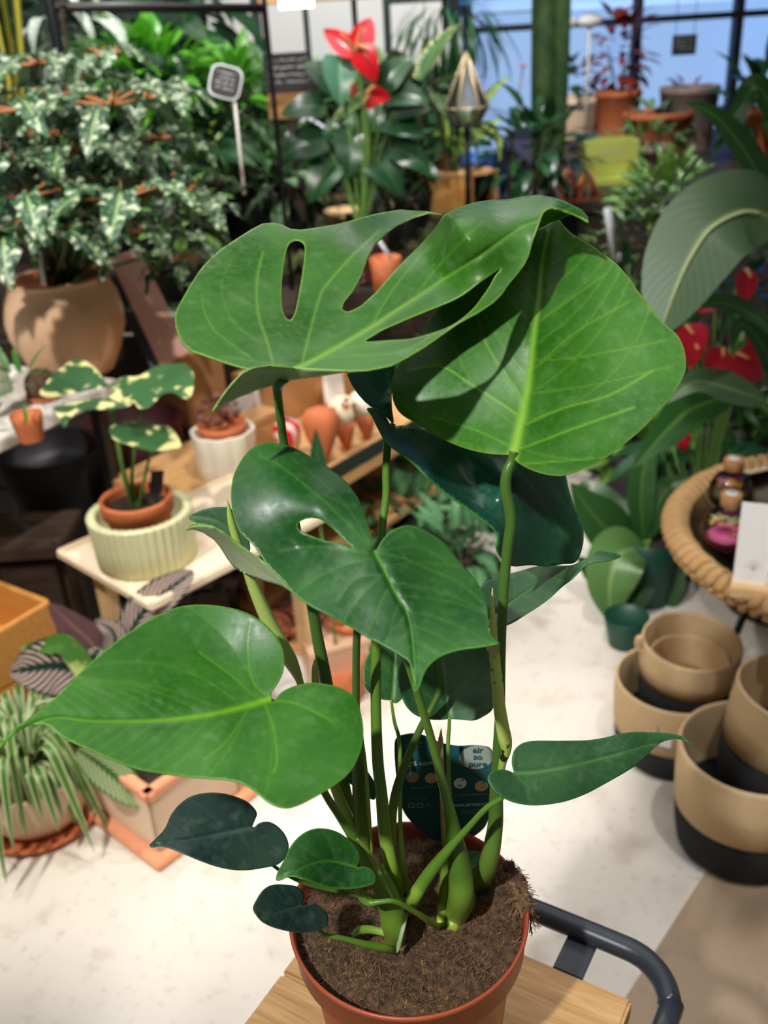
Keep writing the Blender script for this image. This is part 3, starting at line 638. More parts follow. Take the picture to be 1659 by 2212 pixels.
    traced_leaf('leaf', [(pD, 0), (pE, 0)], ['leafD', 'under'], root)['label'] = 'leaf coloured with a bluish sheen, with folded lobes behind the broad upright leaf'
    pixtube('petiole', [(849, 916, .588, 6), (842, 935, .584, 8), (837, 958, .58, 8.5), (834, 1020, .573, 8.5), (834, 1069, .568, 8.5), (828, 1118, .562, 8.5), (825, 1157, .556, 9), (820, 1250, .545, 10), (814, 1340, .534, 10), (812, 1417, .524, 11), (812, 1530, .512, 11.5), (816, 1642, .502, 12.5), (824, 1716, .496, 13), (833, 1810, .488, 15), (848, 1884, .482, 15), (860, 1930, YS(860, 1930), 14), (868, 1965, YS(868, 1965), 12)], 'pet', root, seg=14)
    pixtube('petiole', [(612, 815, .500, 15), (603, 826, .502, 14), (599, 840, .504, 11), (601, 865, .507, 9.5), (607, 912, .512, 9.5), (613, 956, .518, 9.5), (630, 1080, .525, 10), (650, 1200, .53, 11), (674, 1309, .533, 12), (687, 1385, .534, 13), (704, 1470, .534, 14), (722, 1590, .532, 15), (740, 1698, .528, 16.5), (758, 1772, .525, 16), (772, 1840, .52, 13)], 'petd', root, seg=14)
    # ---- leaf F: big left blade
    oF = [(588, 1515), (586, 1502), (586, 1495), (598, 1478), (610, 1453), (614, 1423), (608, 1394), (593, 1369), (568, 1344), (534, 1324), (494, 1312), (445, 1306), (395, 1309), (356, 1322), (326, 1337), (297, 1354), (257, 1381), (217, 1413), (178, 1448), (148, 1478), (114, 1512), (74, 1544), (40, 1567), (15, 1591), (0, 1606), (-14, 1626), (-12, 1630), (4, 1612), (30, 1586), (59, 1570), (89, 1563), (109, 1569), (128, 1586), (163, 1606), (208, 1626), (247, 1643), (297, 1661), (346, 1670), (395, 1677), (445, 1681), (494, 1685), (529, 1695), (558, 1715), (583, 1735), (613, 1745), (643, 1740), (692, 1715), (731, 1690), (761, 1661), (781, 1616), (785, 1577), (779, 1537), (766, 1507), (741, 1488), (707, 1478), (667, 1475), (633, 1483), (608, 1495), (596, 1510)]
    cF = [(586, 1505, .432), (614, 1423, .452), (560, 1345, .470), (445, 1306, .478), (257, 1381, .448), (130, 1500, .405), (0, 1612, .372), (109, 1569, .385), (320, 1558, .402), (460, 1545, .412), (395, 1677, .375), (583, 1735, .360), (643, 1740, .362), (781, 1616, .398), (741, 1488, .432), (660, 1500, .428), (640, 1620, .393), (470, 1420, .456), (330, 1450, .436), (520, 1640, .386)]
    mF = [(587, 1509), (560, 1517), (494, 1535), (420, 1549), (321, 1558), (198, 1558), (114, 1552), (40, 1577)]
    vF = [([(583, 1510), (545, 1470), (535, 1400), (540, 1350)], 2, .35), ([(560, 1516), (500, 1460), (430, 1410)], 2, .35), ([(570, 1520), (590, 1570), (598, 1640), (590, 1670)], 2.4, .45), ([(585, 1515), (640, 1520), (720, 1560)], 2.2, .4), ([(540, 1523), (490, 1600), (440, 1640)], 1.8, .35)]
    pF = blade_patch(oF, cF, mF, 7, vF, step=4.2, nlat=12, ang=42, latst=.17, smooth=True, ridge=0.0016)
    traced_leaf('leaf', [(pF, 0)], ['leafF', 'under'], root)['label'] = 'large heart-shaped leaf reaching out to the left'
    pixtube('petiole', [(588, 1514, .434, 6), (620, 1560, .442, 7), (665, 1640, .45, 7.5), (704, 1717, .456, 8.5), (734, 1763, .46, 9.5), (764, 1810, .464, 12), (793, 1860, .467, 17), (822, 1902, .468, 23), (842, 1953, .468, 27), (850, 1995, .467, 27), (854, 2035, YS(854, 2035), 21), (855, 2056, YS(855, 2056), 12)], 'pet', root, seg=16)
    pixtube('bark_scar', [(882, 1962, YS(882, 1962)-.013, 3), (872, 2000, .461, 6), (862, 2040, .458, 8), (858, 2056, .457, 4)], 'under', root, flat=.6)['label'] = 'dry tan strip on the stem base'
    # ---- leaf G: slim right leaf
    oG = [(1111, 1669), (1107, 1652), (1107, 1636), (1113, 1618), (1129, 1605), (1157, 1600), (1204, 1600), (1266, 1599), (1307, 1593), (1339, 1585), (1370, 1581), (1408, 1582), (1439, 1583), (1470, 1589), (1486, 1599), (1498, 1611), (1483, 1602), (1461, 1596), (1433, 1602), (1414, 1615), (1389, 1640), (1361, 1662), (1313, 1690), (1266, 1715), (1219, 1732), (1172, 1739), (1135, 1738), (1100, 1729), (1072, 1712), (1058, 1693), (1054, 1680), (1060, 1669), (1075, 1663), (1094, 1663), (1106, 1668)]
    cG = [(1111, 1670, .462), (1120, 1610, .480), (1266, 1599, .498), (1408, 1582, .515), (1498, 1611, .515), (1361, 1662, .485), (1266, 1715, .465), (1135, 1738, .445), (1056, 1685, .450), (1230, 1655, .472), (1350, 1625, .490)]
    pG = blade_patch(oG, cG, [(1111, 1671), (1160, 1668), (1230, 1655), (1320, 1633), (1400, 1610), (1480, 1598)], 4.5, [([(1113, 1672), (1135, 1700), (1140, 1725)], 2, .35)], step=4.5, nlat=6, ang=40, latst=.2, smooth=True, ridge=0.0012)
    traced_leaf('leaf', [(pG, 0)], ['leafK', 'under'], root)['label'] = 'slim pointed leaf at the lower right'
    pixtube('petiole', [(1112, 1675, .464, 5), (1098, 1702, .467, 5.5), (1083, 1724, .468, 6), (1050, 1746, .469, 6.5), (1012, 1787, .47, 7.5), (975, 1828, .47, 10), (938, 1873, .471, 14), (911, 1911, .472, 15), (893, 1940, .473, 16), (876, 1970, YS(876, 1970), 13)], 'pet', root)
    # ---- low leaves H, I, J
    def small(outl, ctrl, midl, matk, nlat=5, lab=None, midw=3, thick=.0007, latst=.2):
        p = blade_patch(outl, ctrl, midl, midw, step=4, nlat=nlat, ang=45, latst=latst, smooth=True, ridge=.0009, rim=2)
        o = traced_leaf('leaf', [(p, 0)], [matk, 'under'], root, thick)
        if lab: o['label'] = lab
        return o
    small([(323, 1825), (340, 1808), (357, 1788), (369, 1761), (388, 1737), (415, 1719), (452, 1712), (489, 1715), (523, 1726), (543, 1739), (555, 1756), (551, 1771), (545, 1785), (548, 1788), (560, 1778), (580, 1775), (600, 1785), (617, 1805), (624, 1829), (617, 1852), (600, 1867), (570, 1874), (536, 1879), (503, 1878), (469, 1871), (435, 1859), (401, 1845), (368, 1832), (344, 1826), (330, 1829)],
          [(323, 1825, .425), (452, 1712, .468), (553, 1760, .462), (546, 1786, .452), (620, 1830, .448), (536, 1879, .425), (401, 1845, .418), (450, 1800, .440)], [(546, 1787), (500, 1795), (440, 1808), (380, 1818), (330, 1825)], 'leafH', lab='dark low leaf at the far left')
    pixtube('petiole', [(547, 1788, .453, 3), (565, 1840, .455, 3.5), (600, 1877, .459, 4), (660, 1908, .465, 5), (732, 1925, .470, 6), (785, 1935, .472, 8), (830, 1950, .474, 10)], 'petd', root)
    small([(596, 1901), (600, 1883), (614, 1856), (627, 1829), (648, 1805), (675, 1791), (705, 1790), (735, 1800), (762, 1822), (776, 1842), (776, 1859), (771, 1873), (783, 1871), (800, 1876), (811, 1889), (810, 1906), (796, 1913), (773, 1918), (739, 1920), (705, 1916), (671, 1904), (648, 1896), (624, 1893), (607, 1899)],
          [(596, 1901, .415), (690, 1790, .452), (770, 1835, .450), (771, 1873, .440), (811, 1890, .438), (739, 1920, .423), (640, 1895, .413), (690, 1860, .432)], [(772, 1874), (720, 1861), (680, 1863), (640, 1880), (600, 1899)], 'leafC', lab='small cupped leaf over the left rim of the pot')
    pixtube('petiole', [(772, 1876, .441, 4), (774, 1905, .446, 6), (778, 1932, .448, 9), (795, 1950, .446, 8), (820, 1948, .445, 6), (852, 1947, .446, 5.5), (890, 1966, .452, 6), (920, 1985, .462, 7), (945, 2002, YS(945, 2002), 8)], 'pet', root)
    small([(548, 1962), (555, 1943), (570, 1921), (590, 1911), (621, 1911), (641, 1915), (654, 1925), (658, 1940), (653, 1953), (665, 1955), (681, 1952), (698, 1964), (709, 1980), (707, 1997), (695, 2007), (671, 2014), (638, 2014), (604, 2007), (577, 1997), (560, 1984)],
          [(548, 1962, .418), (600, 1911, .442), (656, 1930, .445), (654, 1954, .438), (708, 1985, .438), (660, 2014, .425), (577, 1997, .415), (620, 1960, .430)], [(653, 1955), (620, 1965), (580, 1975), (552, 1966)], 'leafH', lab='small dark leaf resting over the left rim')
    pixtube('petiole', [(655, 1958, .44, 3), (680, 1998, .442, 4), (700, 2018, .444, 5), (740, 2027, .446, 6), (790, 2040, .45, 8), (830, 2048, .455, 9), (856, 2052, YS(856, 2052), 9)], 'pet', root)
    pixtube('stipule', [(760, 2022, .462, 4), (775, 2010, .468, 9), (800, 2008, .470, 9), (835, 2016, .468, 8)], 'petl', root)
    # ---- leaves behind the stems
    small([(863, 1436), (861, 1462), (865, 1488), (874, 1518), (893, 1541), (919, 1552), (949, 1555), (968, 1553), (975, 1553), (994, 1554), (1024, 1556), (1050, 1544), (1065, 1529), (1070, 1492), (1071, 1440), (1061, 1398), (1000, 1375), (930, 1375), (885, 1400)],
          [(863, 1450, .552), (970, 1552, .545), (1066, 1520, .550), (1060, 1400, .585), (930, 1375, .590), (965, 1460, .568)], [(971, 1552), (962, 1490), (952, 1420), (945, 1385)], 'leafK', lab='leaf behind the stems above the label')
    pixtube('petiole', [(971, 1550, .546, 3.5), (970, 1575, .546, 4), (968, 1604, .545, 4.5), (969, 1679, .538, 4.5), (971, 1735, .53, 5.5), (969, 1800, .515, 8), (964, 1880, .502, 12), (957, 1950, YS(957, 1950), 13), (951, 1998, YS(951, 1998), 9)], 'petl', root)
    small([(844, 1513), (826, 1511), (803, 1500), (788, 1481), (784, 1455), (788, 1429), (803, 1402), (825, 1380), (870, 1385), (900, 1420), (890, 1480), (863, 1515), (850, 1518)],
          [(844, 1513, .560), (785, 1455, .570), (830, 1385, .590), (895, 1440, .580), (845, 1450, .575)], [(846, 1513), (850, 1460), (852, 1400)], 'leafC', nlat=4, lab='small leaf behind the thick middle stems')
    pixtube('petiole', [(845, 1512, .560, 3), (852, 1559, .557, 4), (863, 1604, .552, 4.5), (864, 1700, .538, 5), (865, 1791, .522, 5), (870, 1866, .508, 9), (876, 1925, YS(876, 1925), 10)], 'petl', root)
    pixtube('petiole', [(928, 1360, .57, 6), (941, 1417, .55, 6.5), (949, 1485, .54, 7), (934, 1525, .535, 7), (911, 1567, .53, 7.5), (882, 1634, .525, 8.5), (859, 1698, .52, 10), (848, 1754, .516, 10), (848, 1830, .51, 9)], 'petd', root)
    pixtube('petiole', [(868, 1385, .465, 8), (878, 1421, .468, 8.5), (897, 1481, .471, 8.5), (915, 1541, .474, 9), (934, 1604, .477, 9), (953, 1679, .479, 10), (967, 1735, .48, 12), (982, 1810, .481, 18), (994, 1884, .481, 26), (996, 1935, .480, 28), (986, 1978, YS(986, 1978), 24), (975, 2004, YS(975, 2004), 12)], 'pet', root, seg=16)
    small([(1094, 1350), (1141, 1323), (1182, 1295), (1213, 1267), (1238, 1248), (1260, 1226), (1279, 1215), (1307, 1212), (1329, 1207), (1342, 1200), (1320, 1193), (1291, 1191), (1279, 1201), (1260, 1209), (1232, 1221), (1169, 1222), (1125, 1233), (1044, 1260), (1030, 1317), (1045, 1354)],
          [(1094, 1350, .560), (1238, 1248, .590), (1342, 1200, .620), (1169, 1222, .630), (1040, 1265, .600), (1279, 1208, .610)], [(1050, 1345), (1120, 1290), (1200, 1245), (1270, 1208), (1335, 1199)], 'leafK', nlat=4, lab='pointed leaf seen edge-on at the right, tip curled', midw=2)
    oN = [(402, 1146), (417, 1144), (438, 1150), (463, 1167), (476, 1184), (489, 1205), (505, 1226), (535, 1243), (569, 1255), (603, 1264), (632, 1281), (594, 1236), (569, 1214), (539, 1193), (510, 1172), (484, 1151), (459, 1138), (434, 1136), (413, 1138)]
    pN = blade_patch(oN, [(402, 1146, .505), (632, 1281, .470), (505, 1226, .515), (510, 1172, .495), (560, 1230, .492)], None, veins=[([(420, 1143), (480, 1170), (560, 1230), (620, 1270)], 2, .5)], step=4, smooth=False)
    pN2 = blade_patch([(402, 1146), (413, 1133), (434, 1129), (459, 1135), (484, 1150), (510, 1171), (539, 1192), (569, 1213), (594, 1235), (569, 1216), (539, 1197), (510, 1177), (484, 1157), (459, 1143), (434, 1138), (415, 1141)], [(402, 1146, .505), (594, 1235, .481), (500, 1165, .496), (484, 1150, .500)], None, step=4, smooth=False)
    traced_leaf('leaf', [(pN, 0), (pN2, 1)], ['under', 'leafF'], root)['label'] = 'folded leaf showing its pale underside at the left'
    small([(408, 1116), (430, 1104), (451, 1098), (475, 1095), (500, 1100), (530, 1140), (540, 1190), (510, 1172), (484, 1152), (455, 1136), (425, 1128)],
          [(408, 1116, .56), (480, 1095, .58), (535, 1180, .55)], [(408, 1116), (460, 1122), (520, 1160)], 'leafK', nlat=3)
    # rolled new leaves
    pixtube('rolled_leaf', [(491, 1078, .515, 1.2), (493, 1090, .515, 3), (499, 1124, .516, 8), (510, 1162, .517, 9.5), (525, 1205, .518, 9.5), (539, 1246, .518, 11), (556, 1288, .518, 14), (581, 1343, .518, 16), (604, 1385, .518, 16), (626, 1425, .518, 16), (641, 1455, .518, 11), (652, 1485, .518, 8), (690, 1600, .518, 9), (735, 1730, .515, 12), (790, 1850, .508, 14)], 'sheath', root)['label'] = 'pale rolled new leaf at the left'
    pixtube('rolled_leaf', [(1064, 1270, .488, 1), (1063, 1300, .488, 4), (1065, 1340, .489, 6.5), (1066, 1380, .490, 9), (1068, 1411, .490, 11.5), (1070, 1442, .490, 12.5), (1074, 1473, .490, 13), (1078, 1520, .490, 13.5), (1085, 1567, .489, 14.5), (1091, 1599, .489, 15), (1093, 1622, .489, 11), (1085, 1650, .490, 8.5), (1079, 1690, .492, 8)], 'spear', root)['label'] = 'pale rolled new leaf with dark scars at the right'
    pixtube('sheath', [(681, 1425, .53, 3), (680, 1450, .528, 7), (684, 1490, .526, 9), (700, 1560, .524, 9)], 'sheath', root)
    pixtube('sheath', [(782, 1590, .514, 3), (787, 1650, .515, 6), (792, 1720, .514, 7), (797, 1800, .512, 7), (802, 1860, .508, 6)], 'sheath', root)
    pixtube('sheath', [(771, 1812, .460, 3), (786, 1828, .462, 6), (806, 1862, .463, 7), (828, 1905, .4625, 6), (848, 1940, .461, 3)], 'petl', root, flat=.6)
    small([(747, 1678), (769, 1644), (784, 1654), (803, 1679), (812, 1700), (808, 1728), (777, 1709)], [(747, 1678, .522), (808, 1728, .53), (775, 1650, .53)], [(747, 1678), (775, 1690), (806, 1712)], 'leafK', nlat=3)
    small([(1008, 1845), (1024, 1838), (1040, 1842), (1038, 1858), (1020, 1880), (1010, 1868)], [(1008, 1845, .53), (1040, 1842, .535), (1018, 1878, .52)], [(1012, 1862), (1036, 1846)], 'leafK', nlat=2)
    return root
main_plant()
# ------------------------------------------------------------------ plant label and its stick
def plant_label():
    YL = .563
    out = np.array(catmull([(852, 1612), (859, 1593), (882, 1586), (904, 1586), (930, 1595), (955, 1606), (990, 1612), (1030, 1611), (1062, 1620), (1068, 1664), (1065, 1716), (1053, 1776), (1031, 1802), (1001, 1817), (968, 1819), (930, 1812), (897, 1784), (874, 1757), (863, 1724), (855, 1671)], 4, True))
    t = thing('plant_label', 'dark teal care label with white oval badge standing in the monstera pot', 'plant label', tuple(W(960, 1812, YL)))
    f = [W(x, y, YL) for x, y in out]; b = [p+np.array((0, .0008, 0)) for p in f]; n = len(f)
    fs = [tuple(range(n))[::-1], tuple(range(n, 2*n))]+[(i, (i+1) % n, n+(i+1) % n, n+i) for i in range(n)]
    attach(link('card', mesh('card', f+b, fs, False), 'teal'), t)
    nrm = (0, -1, 0)
    def disc(px, py, rx, ry, mat, off, name='printed_disc', n=28):
        c = W(px, py, YL-off); s = mpx(c); vs = [c+np.array((rx*s*math.cos(a), 0, ry*s*math.sin(a))) for a in np.linspace(0, 2*math.pi, n, endpoint=False)]
        o = link(name, mesh(name, vs, [tuple(range(n))], False), mat); attach(o, t); return o
    disc(1029, 1636, 37, 33, 'badgegrey', .0004, 'badge')
    s = mpx(W(960, 1700, YL))
    for w_, y_ in (('air', 1616), ('so', 1631), ('pure', 1646)): text('lettering', w_, 21*s, 'teal', t, face_mat(W(1032, y_+10, YL-.0007), nrm) @ Matrix.Rotation(-.09, 4, 'Z'), bold=.00014)
    for (x, y), m_ in zip(((891, 1679), (932, 1681), (994, 1692), (1040, 1698)), ('cork', 'beech', 'paper', 'beech')):
        disc(x, y, 14, 15, m_, .0004, 'icon')
    for x, y, a_, b_ in ((887, 1676, 6, 8), (999, 1685, 4, 3), (993, 1697, 4, 3), (1046, 1690, 5, 3)): disc(x, y, a_, b_, 'iconblue', .0007, 'icon_mark')
    text('lettering', '100% com', 17*s, 'tealtext', t, face_mat(W(900, 1654, YL-.0004), nrm), bold=.0001)
    for (x, y, b_, z) in ((1016, 1741, 'www.airsopure', 11),):
        text('lettering', b_, z*s*1.2, 'tealtext', t, face_mat(W(x, y, YL-.0004), nrm))
    for x, y, w_, h_, n_ in ((893, 1608, 36, 22, 3), (915, 1701, 60, 6, 1), (1015, 1717, 70, 8, 1), (1018, 1753, 46, 14, 2), (905, 1725, 34, 5, 1)): squig(t, face_mat(W(x, y, YL), nrm), w_*s, h_*s, n_, .0006, 'fine_print', 'tealtext')
    for x in (889, 907, 925):
        c = W(x, 1740, YL-.0004); vs = []; n_ = 3 if x == 925 else 20
        for r_ in (7.5, 6): vs += [c+np.array((r_*s*math.cos(a+1.571), 0, r_*s*math.sin(a+1.571))) for a in np.linspace(0, 2*math.pi, n_, endpoint=False)]
        attach(link('symbol', mesh('symbol', vs, [(i, (i+1) % n_, n_+(i+1) % n_, n_+i) for i in range(n_)], False), 'tealtext'), t)
    st = link('wooden_stick', tube_me('wooden_stick', [W(953, 1574, .556), W(952, 1592, .556), W(952, 1605, .556), W(955, 1700, .556), W(958, 1800, .556), W(959, 1830, .556)], [.0003, .0014, .002, .002, .002, .0018], seg=10, sm=2), 'beech')
    tag(st, 'thin pointed wooden stick stuck in the peat before the teal label', 'stick')
M['badgegrey'] = plain('sage_grey_badge', (168, 180, 168), .5)
M['iconblue'] = plain('icon_blue', (70, 150, 180), .6)
plant_label()
# ------------------------------------------------------------------ stool under the pot
def stool():
    e = np.array((.85, -.525, 0)); e /= np.linalg.norm(e); n = np.array((.525, .85, 0)); n /= np.linalg.norm(n)
    corner = lambda a, b, z=0: e*a+n*b+np.array((0, 0, z))
    a0, a1, b1 = -.392, -.122, .536; b0 = b1-.34; c = corner((a0+a1)/2, (b0+b1)/2)
    t = thing('stool', 'wooden stool seat with a dark grey steel tube frame under the orange pot', 'stool', (c[0], c[1], 0), rz=math.atan2(e[1], e[0]))
    w = a1-a0; d = b1-b0; nb = 3
    for i in range(nb):                      # boards of the seat
        link('seat_board', box_me('seat_board', w-.0, d/nb-.0006, .022, .0025), 'oak', t, (0, -d/2+d/nb*(i+.5), BOARDZ-.022))
    R = .0098; hw, hd = w/2+.030, d/2+.040; z = BOARDZ+.006
    P = [(-.03, hd, .02), (-.03, hd, z-.03), (-.022, hd, z-.006), (.0, hd, z), (hw-.06, hd, z)]
    for k in range(1, 6):
        a = math.pi/2*(1-k/6); P.append((hw-.05+.05*math.cos(a), hd-.05+.05*math.sin(a), z))
    P += [(hw, hd-.06, z), (hw, -hd+.05, z), (hw, -hd+.01, z-.01), (hw, -hd, z-.04), (hw, -hd, .01)]
    link('frame_tube', tube_me('frame_tube', P, [R]*len(P), seg=16, sm=4), 'steel', t)
    link('bracket', box_me('bracket', .026, .045, .004, .001), 'steel', t, (hw-.085, d/2+.020, BOARDZ-.003))
    link('bracket', box_me('bracket', .045, .026, .004, .001), 'steel', t, (w/2+.013, -.03, BOARDZ-.003))
    for sx in (-1, 1):
        for sy in (-1, 1): link('leg', tube_me('leg', [(sx*(w/2-.03), sy*(d/2-.03), BOARDZ-.022), (sx*(w/2-.02), sy*(d/2-.02), 0)], [R, R], seg=12, sm=1), 'steel', t)
stool()
# ------------------------------------------------------------------ the shop: floor, walls, ceiling, windows
def struct(o): o['kind'] = 'structure'; return o
def floor_mat(name, c, c2, dirt):
    mt, nt, b = nodes(name); f = NOISE(nt, 2.2, 6); g = NOISE(nt, 55, 6); s = NOISE(nt, 9, 8)
    col = MIX(nt, RAMP(nt, f, 0.35, 0.7), lin(c), lin(c2)); col = MIX(nt, MATH(nt, 'MULTIPLY', RAMP(nt, g, 0.58, 0.74), 0.35), col, lin(dirt))
    col = MIX(nt, MATH(nt, 'MULTIPLY', RAMP(nt, s, 0.56, 0.75), 0.45), col, lin(dirt))
    nt.links.new(col, b.inputs['Base Color']); b.inputs['Roughness'].default_value = .55; BUMP(nt, b, g, .15, .002); return mt
M['floorw'] = floor_mat('white_screed', (222, 216, 206), (204, 196, 184), (150, 136, 116))
M['floorb'] = floor_mat('brown_screed', (170, 148, 124), (154, 132, 108), (128, 108, 88))
fl = struct(link('floor', box_me('floor', 8.2, 9.6, .1), 'floorw', None, (.6, 1.6, -.1)))
# brown paving panels set flush into the screed, 50 degrees to the view
d1 = np.array((.65, .76, 0)); d1 /= np.linalg.norm(d1); d2 = np.array((d1[1], -d1[0], 0))
for p0, a, b_ in (((.30, 1.014, 0), 2.3, 1.5), ((-1.35, .25, 0), .0, 0)):
    if a: 
        c = np.array(p0)+d1*(a/2-.9)+d2*b_/2; o = link('floor_panel', box_me('floor_panel', a, b_, .006), 'floorb', fl, (c[0]-.6, c[1]-1.6, .0965)); o.rotation_euler = (0, 0, math.atan2(d1[1], d1[0]))
M['wallg'] = plain('dark_green_wall', (62, 86, 76), .7, (54, 76, 68), 3); M['wallw'] = plain('white_wall', (214, 212, 206), .8); M['ceil'] = plain('ceiling_white', (196, 194, 190), .9)
struct(link('wall_left', box_me('wall', .1, 9.6, 3.2), 'wallg', None, (-3.05, 1.6, 0)))
struct(link('wall_right', box_me('wall', .1, 9.6, 3.2), 'wallw', None, (4.05, 1.6, 0)))
struct(link('wall_front', box_me('wall', 8.2, .1, 3.2), 'wallw', None, (.6, -3.05, 0)))
struct(link('ceiling', box_me('ceiling', 8.2, 9.6, .1), 'ceil', None, (.6, 1.6, 3.1)))
YW = 6.2
struct(link('wall_back', box_me('wall', 3.55, .12, 3.2), 'wallg', None, (-1.225, YW+.06, 0)))
struct(link('trim_1', box_me('trim', 3.45, .12, .45), 'wallg', None, (2.275, YW+.06, 0)))
struct(link('trim_2', box_me('trim', 3.45, .12, .5), 'wallg', None, (2.275, YW+.06, 2.7)))
M['frame'] = plain('dark_window_frame', (40, 44, 52), .4)
wx = [.58, 1.05, 1.62, 2.20, 2.85, 3.45, 3.98]
for i in range(6):
    x0, x1 = wx[i], wx[i+1]; w = x1-x0
    t = struct(link('window_%d' % (i+1), box_me('window', .045, .08, 2.25), 'frame', None, (x0, YW, .45)))
    link('pane', box_me('pane', w, .006, 2.25), 'pane', t, (w/2, 0, 0))
    for z in (0, .93, 2.2): link('window_bar', box_me('window_bar', w, .05, .035), 'frame', t, (w/2, 0, z))
# outside: street and facades in daylight-blue colours, white vans added for window glare
M['street'] = plain('street', (74, 112, 168), .9); M['facade'] = plain('daylight_blue_facade', (50, 104, 196), .8, (38, 84, 176), 1.5); M['facade2'] = plain('pale_facade', (130, 176, 220), .7, (96, 156, 214), 2)  # blue tint of daylight put into the street and facade colours
M['shine'] = plain('white_lacquer', (240, 246, 250), .15)
struct(link('street', box_me('street', 30, 16, .1), 'street', None, (2, 14.3, -.15)))
def building(x, y, w, h, mk, lab, cols):
    t = thing('building', lab, 'building', (x, y, -.05)); link('facade', box_me('facade', w, 1.2, h), mk, t, (0, .6, 0))
    for i in range(cols):
        for j in range(3):
            f = link('window_frame', box_me('window_frame', .95, .06, 1.5), 'paper', t, (-w/2+(i+.5)*w/cols, -.01, .5+j*2.1)); link('window_glass', box_me('window_glass', .8, .02, 1.35), 'frame', f, (0, -.035, .075))
building(-.5, 15.0, 9, 7, 'facade', 'building coloured daylight blue across the street, left of the shop window view', 5)
building(7.4, 14.6, 6, 7, 'facade2', 'pale building across the street, right of the shop window view', 3)
def van(x, y, mk, lab):  # shiny white bodies added to give bright glare beyond the windows
    t = thing('van', lab, 'van', (x, y, -.05), group='vans added for window glare')
    link('body', box_me('body', 3.4, 1.5, 1.35, .12), mk, t, (0, 0, .28)); link('windscreen', box_me('windscreen', .9, 1.3, .5, .08), 'frame', t, (-1.3, 0, 1.1))
    for sx in (-1.1, 1.1):
        for sy in (-.72, .72): 
            w_ = link('wheel', lathe_me('wheel', [(.001, -.09), (.3, -.09), (.32, 0), (.3, .09), (.001, .09)], 20), 'blackm', t, (sx, sy, .3)); w_.rotation_euler = (math.pi/2, 0, 0)
van(2.6, 10.0, 'shine', 'white van added for glare, at the left of the windows'); van(6.7, 10.6, 'shine', 'white van added for glare, at the right of the windows')
# ------------------------------------------------------------------ benches and tables
M['darkwood'] = woodmat('dark_wood', (66, 52, 42), (42, 32, 26)); M['olive'] = plain('olive_tabletop', (78, 76, 50), .8, (56, 54, 38), 8, .3)
def bench(name, label, x0, x1, y0, y1, z, topm='darkwood', facem='darkwood', n=None):
    t = thing(name, label, 'display bench', ((x0+x1)/2, (y0+y1)/2, 0)); w, d = x1-x0, y1-y0
    link('top', box_me('top', w, d, .03, .003), topm, t, (0, 0, z-.03)); n = n or max(2, int((z-.05)/.13)); hh = (z-.04)/n
    for i in range(n): link('plank', box_me('plank', w-.06, .02, hh-.008, .002), facem, t, (0, -d/2+.03, i*hh))
    for sx in (-1, 1):
        for sy in (-1, 1): link('leg', box_me('leg', .05, .05, z-.03), facem, t, (sx*(w/2-.04), sy*(d/2-.07), 0))
    return t
bench('display_bench', 'long dark plank bench at the back left carrying the grey and bronze pots', -2.2, -.24, 2.95, 4.9, .70)
bench('display_bench', 'dark plank bench in the middle with the moss and glass terrarium', -.22, .80, 3.3, 4.9, .70, 'olive')
bench('display_bench', 'dark plank bench below the shop windows at the right', 0.84, 3.3, 3.9, 6.16, .80)
bench('display_bench', 'low black-brown bench on the floor under the white table at the left edge', -1.55, -.75, 1.98, 2.18, .45)
bench('display_bench', 'low dark box bench added as shade beneath the cream tray', -.60, -.36, 2.00, 2.30, .33)  # dark box added to darken the space below the tray
u1 = np.array((.48, .877, 0)); n1 = np.array((-.877, .48, 0)); A1 = math.atan2(u1[1], u1[0])
def table1():
    p0 = np.array((-.834, 2.005, 0))-u1*.5; L = .9; Dp = .95; c = p0+u1*L/2+n1*Dp/2
    t = thing('table', 'white topped table under the big variegated plant at the left', 'table', (c[0], c[1], 0), rz=A1)
    link('tabletop', box_me('tabletop', L, Dp, .035, .004), 'white', t, (0, 0, .685))
    for sx in (-1, 1):
        for sy in (-1, 1): link('leg', box_me('leg', .03, .03, .685), 'black', t, (sx*(L/2-.05), sy*(Dp/2-.05), 0))
table1()
def planter(lab, px, py, z, w, h, mk, cat='pot', hollow=True, rb=.8):
    c = G(px, py, z); r = w/2*mpx(c); t = thing('planter', lab, cat, (c[0], c[1], 0)); link('shell', pot_me(r, r*rb, z, inner=.12), mk, t); return t
planter('empty black planter on the floor under the white table', 112, 965, .50, 225, .5, 'darkpot')
planter('empty dark red planter right of the black one, behind the variegated leaves', 285, 905, .52, 210, .5, 'maroon')
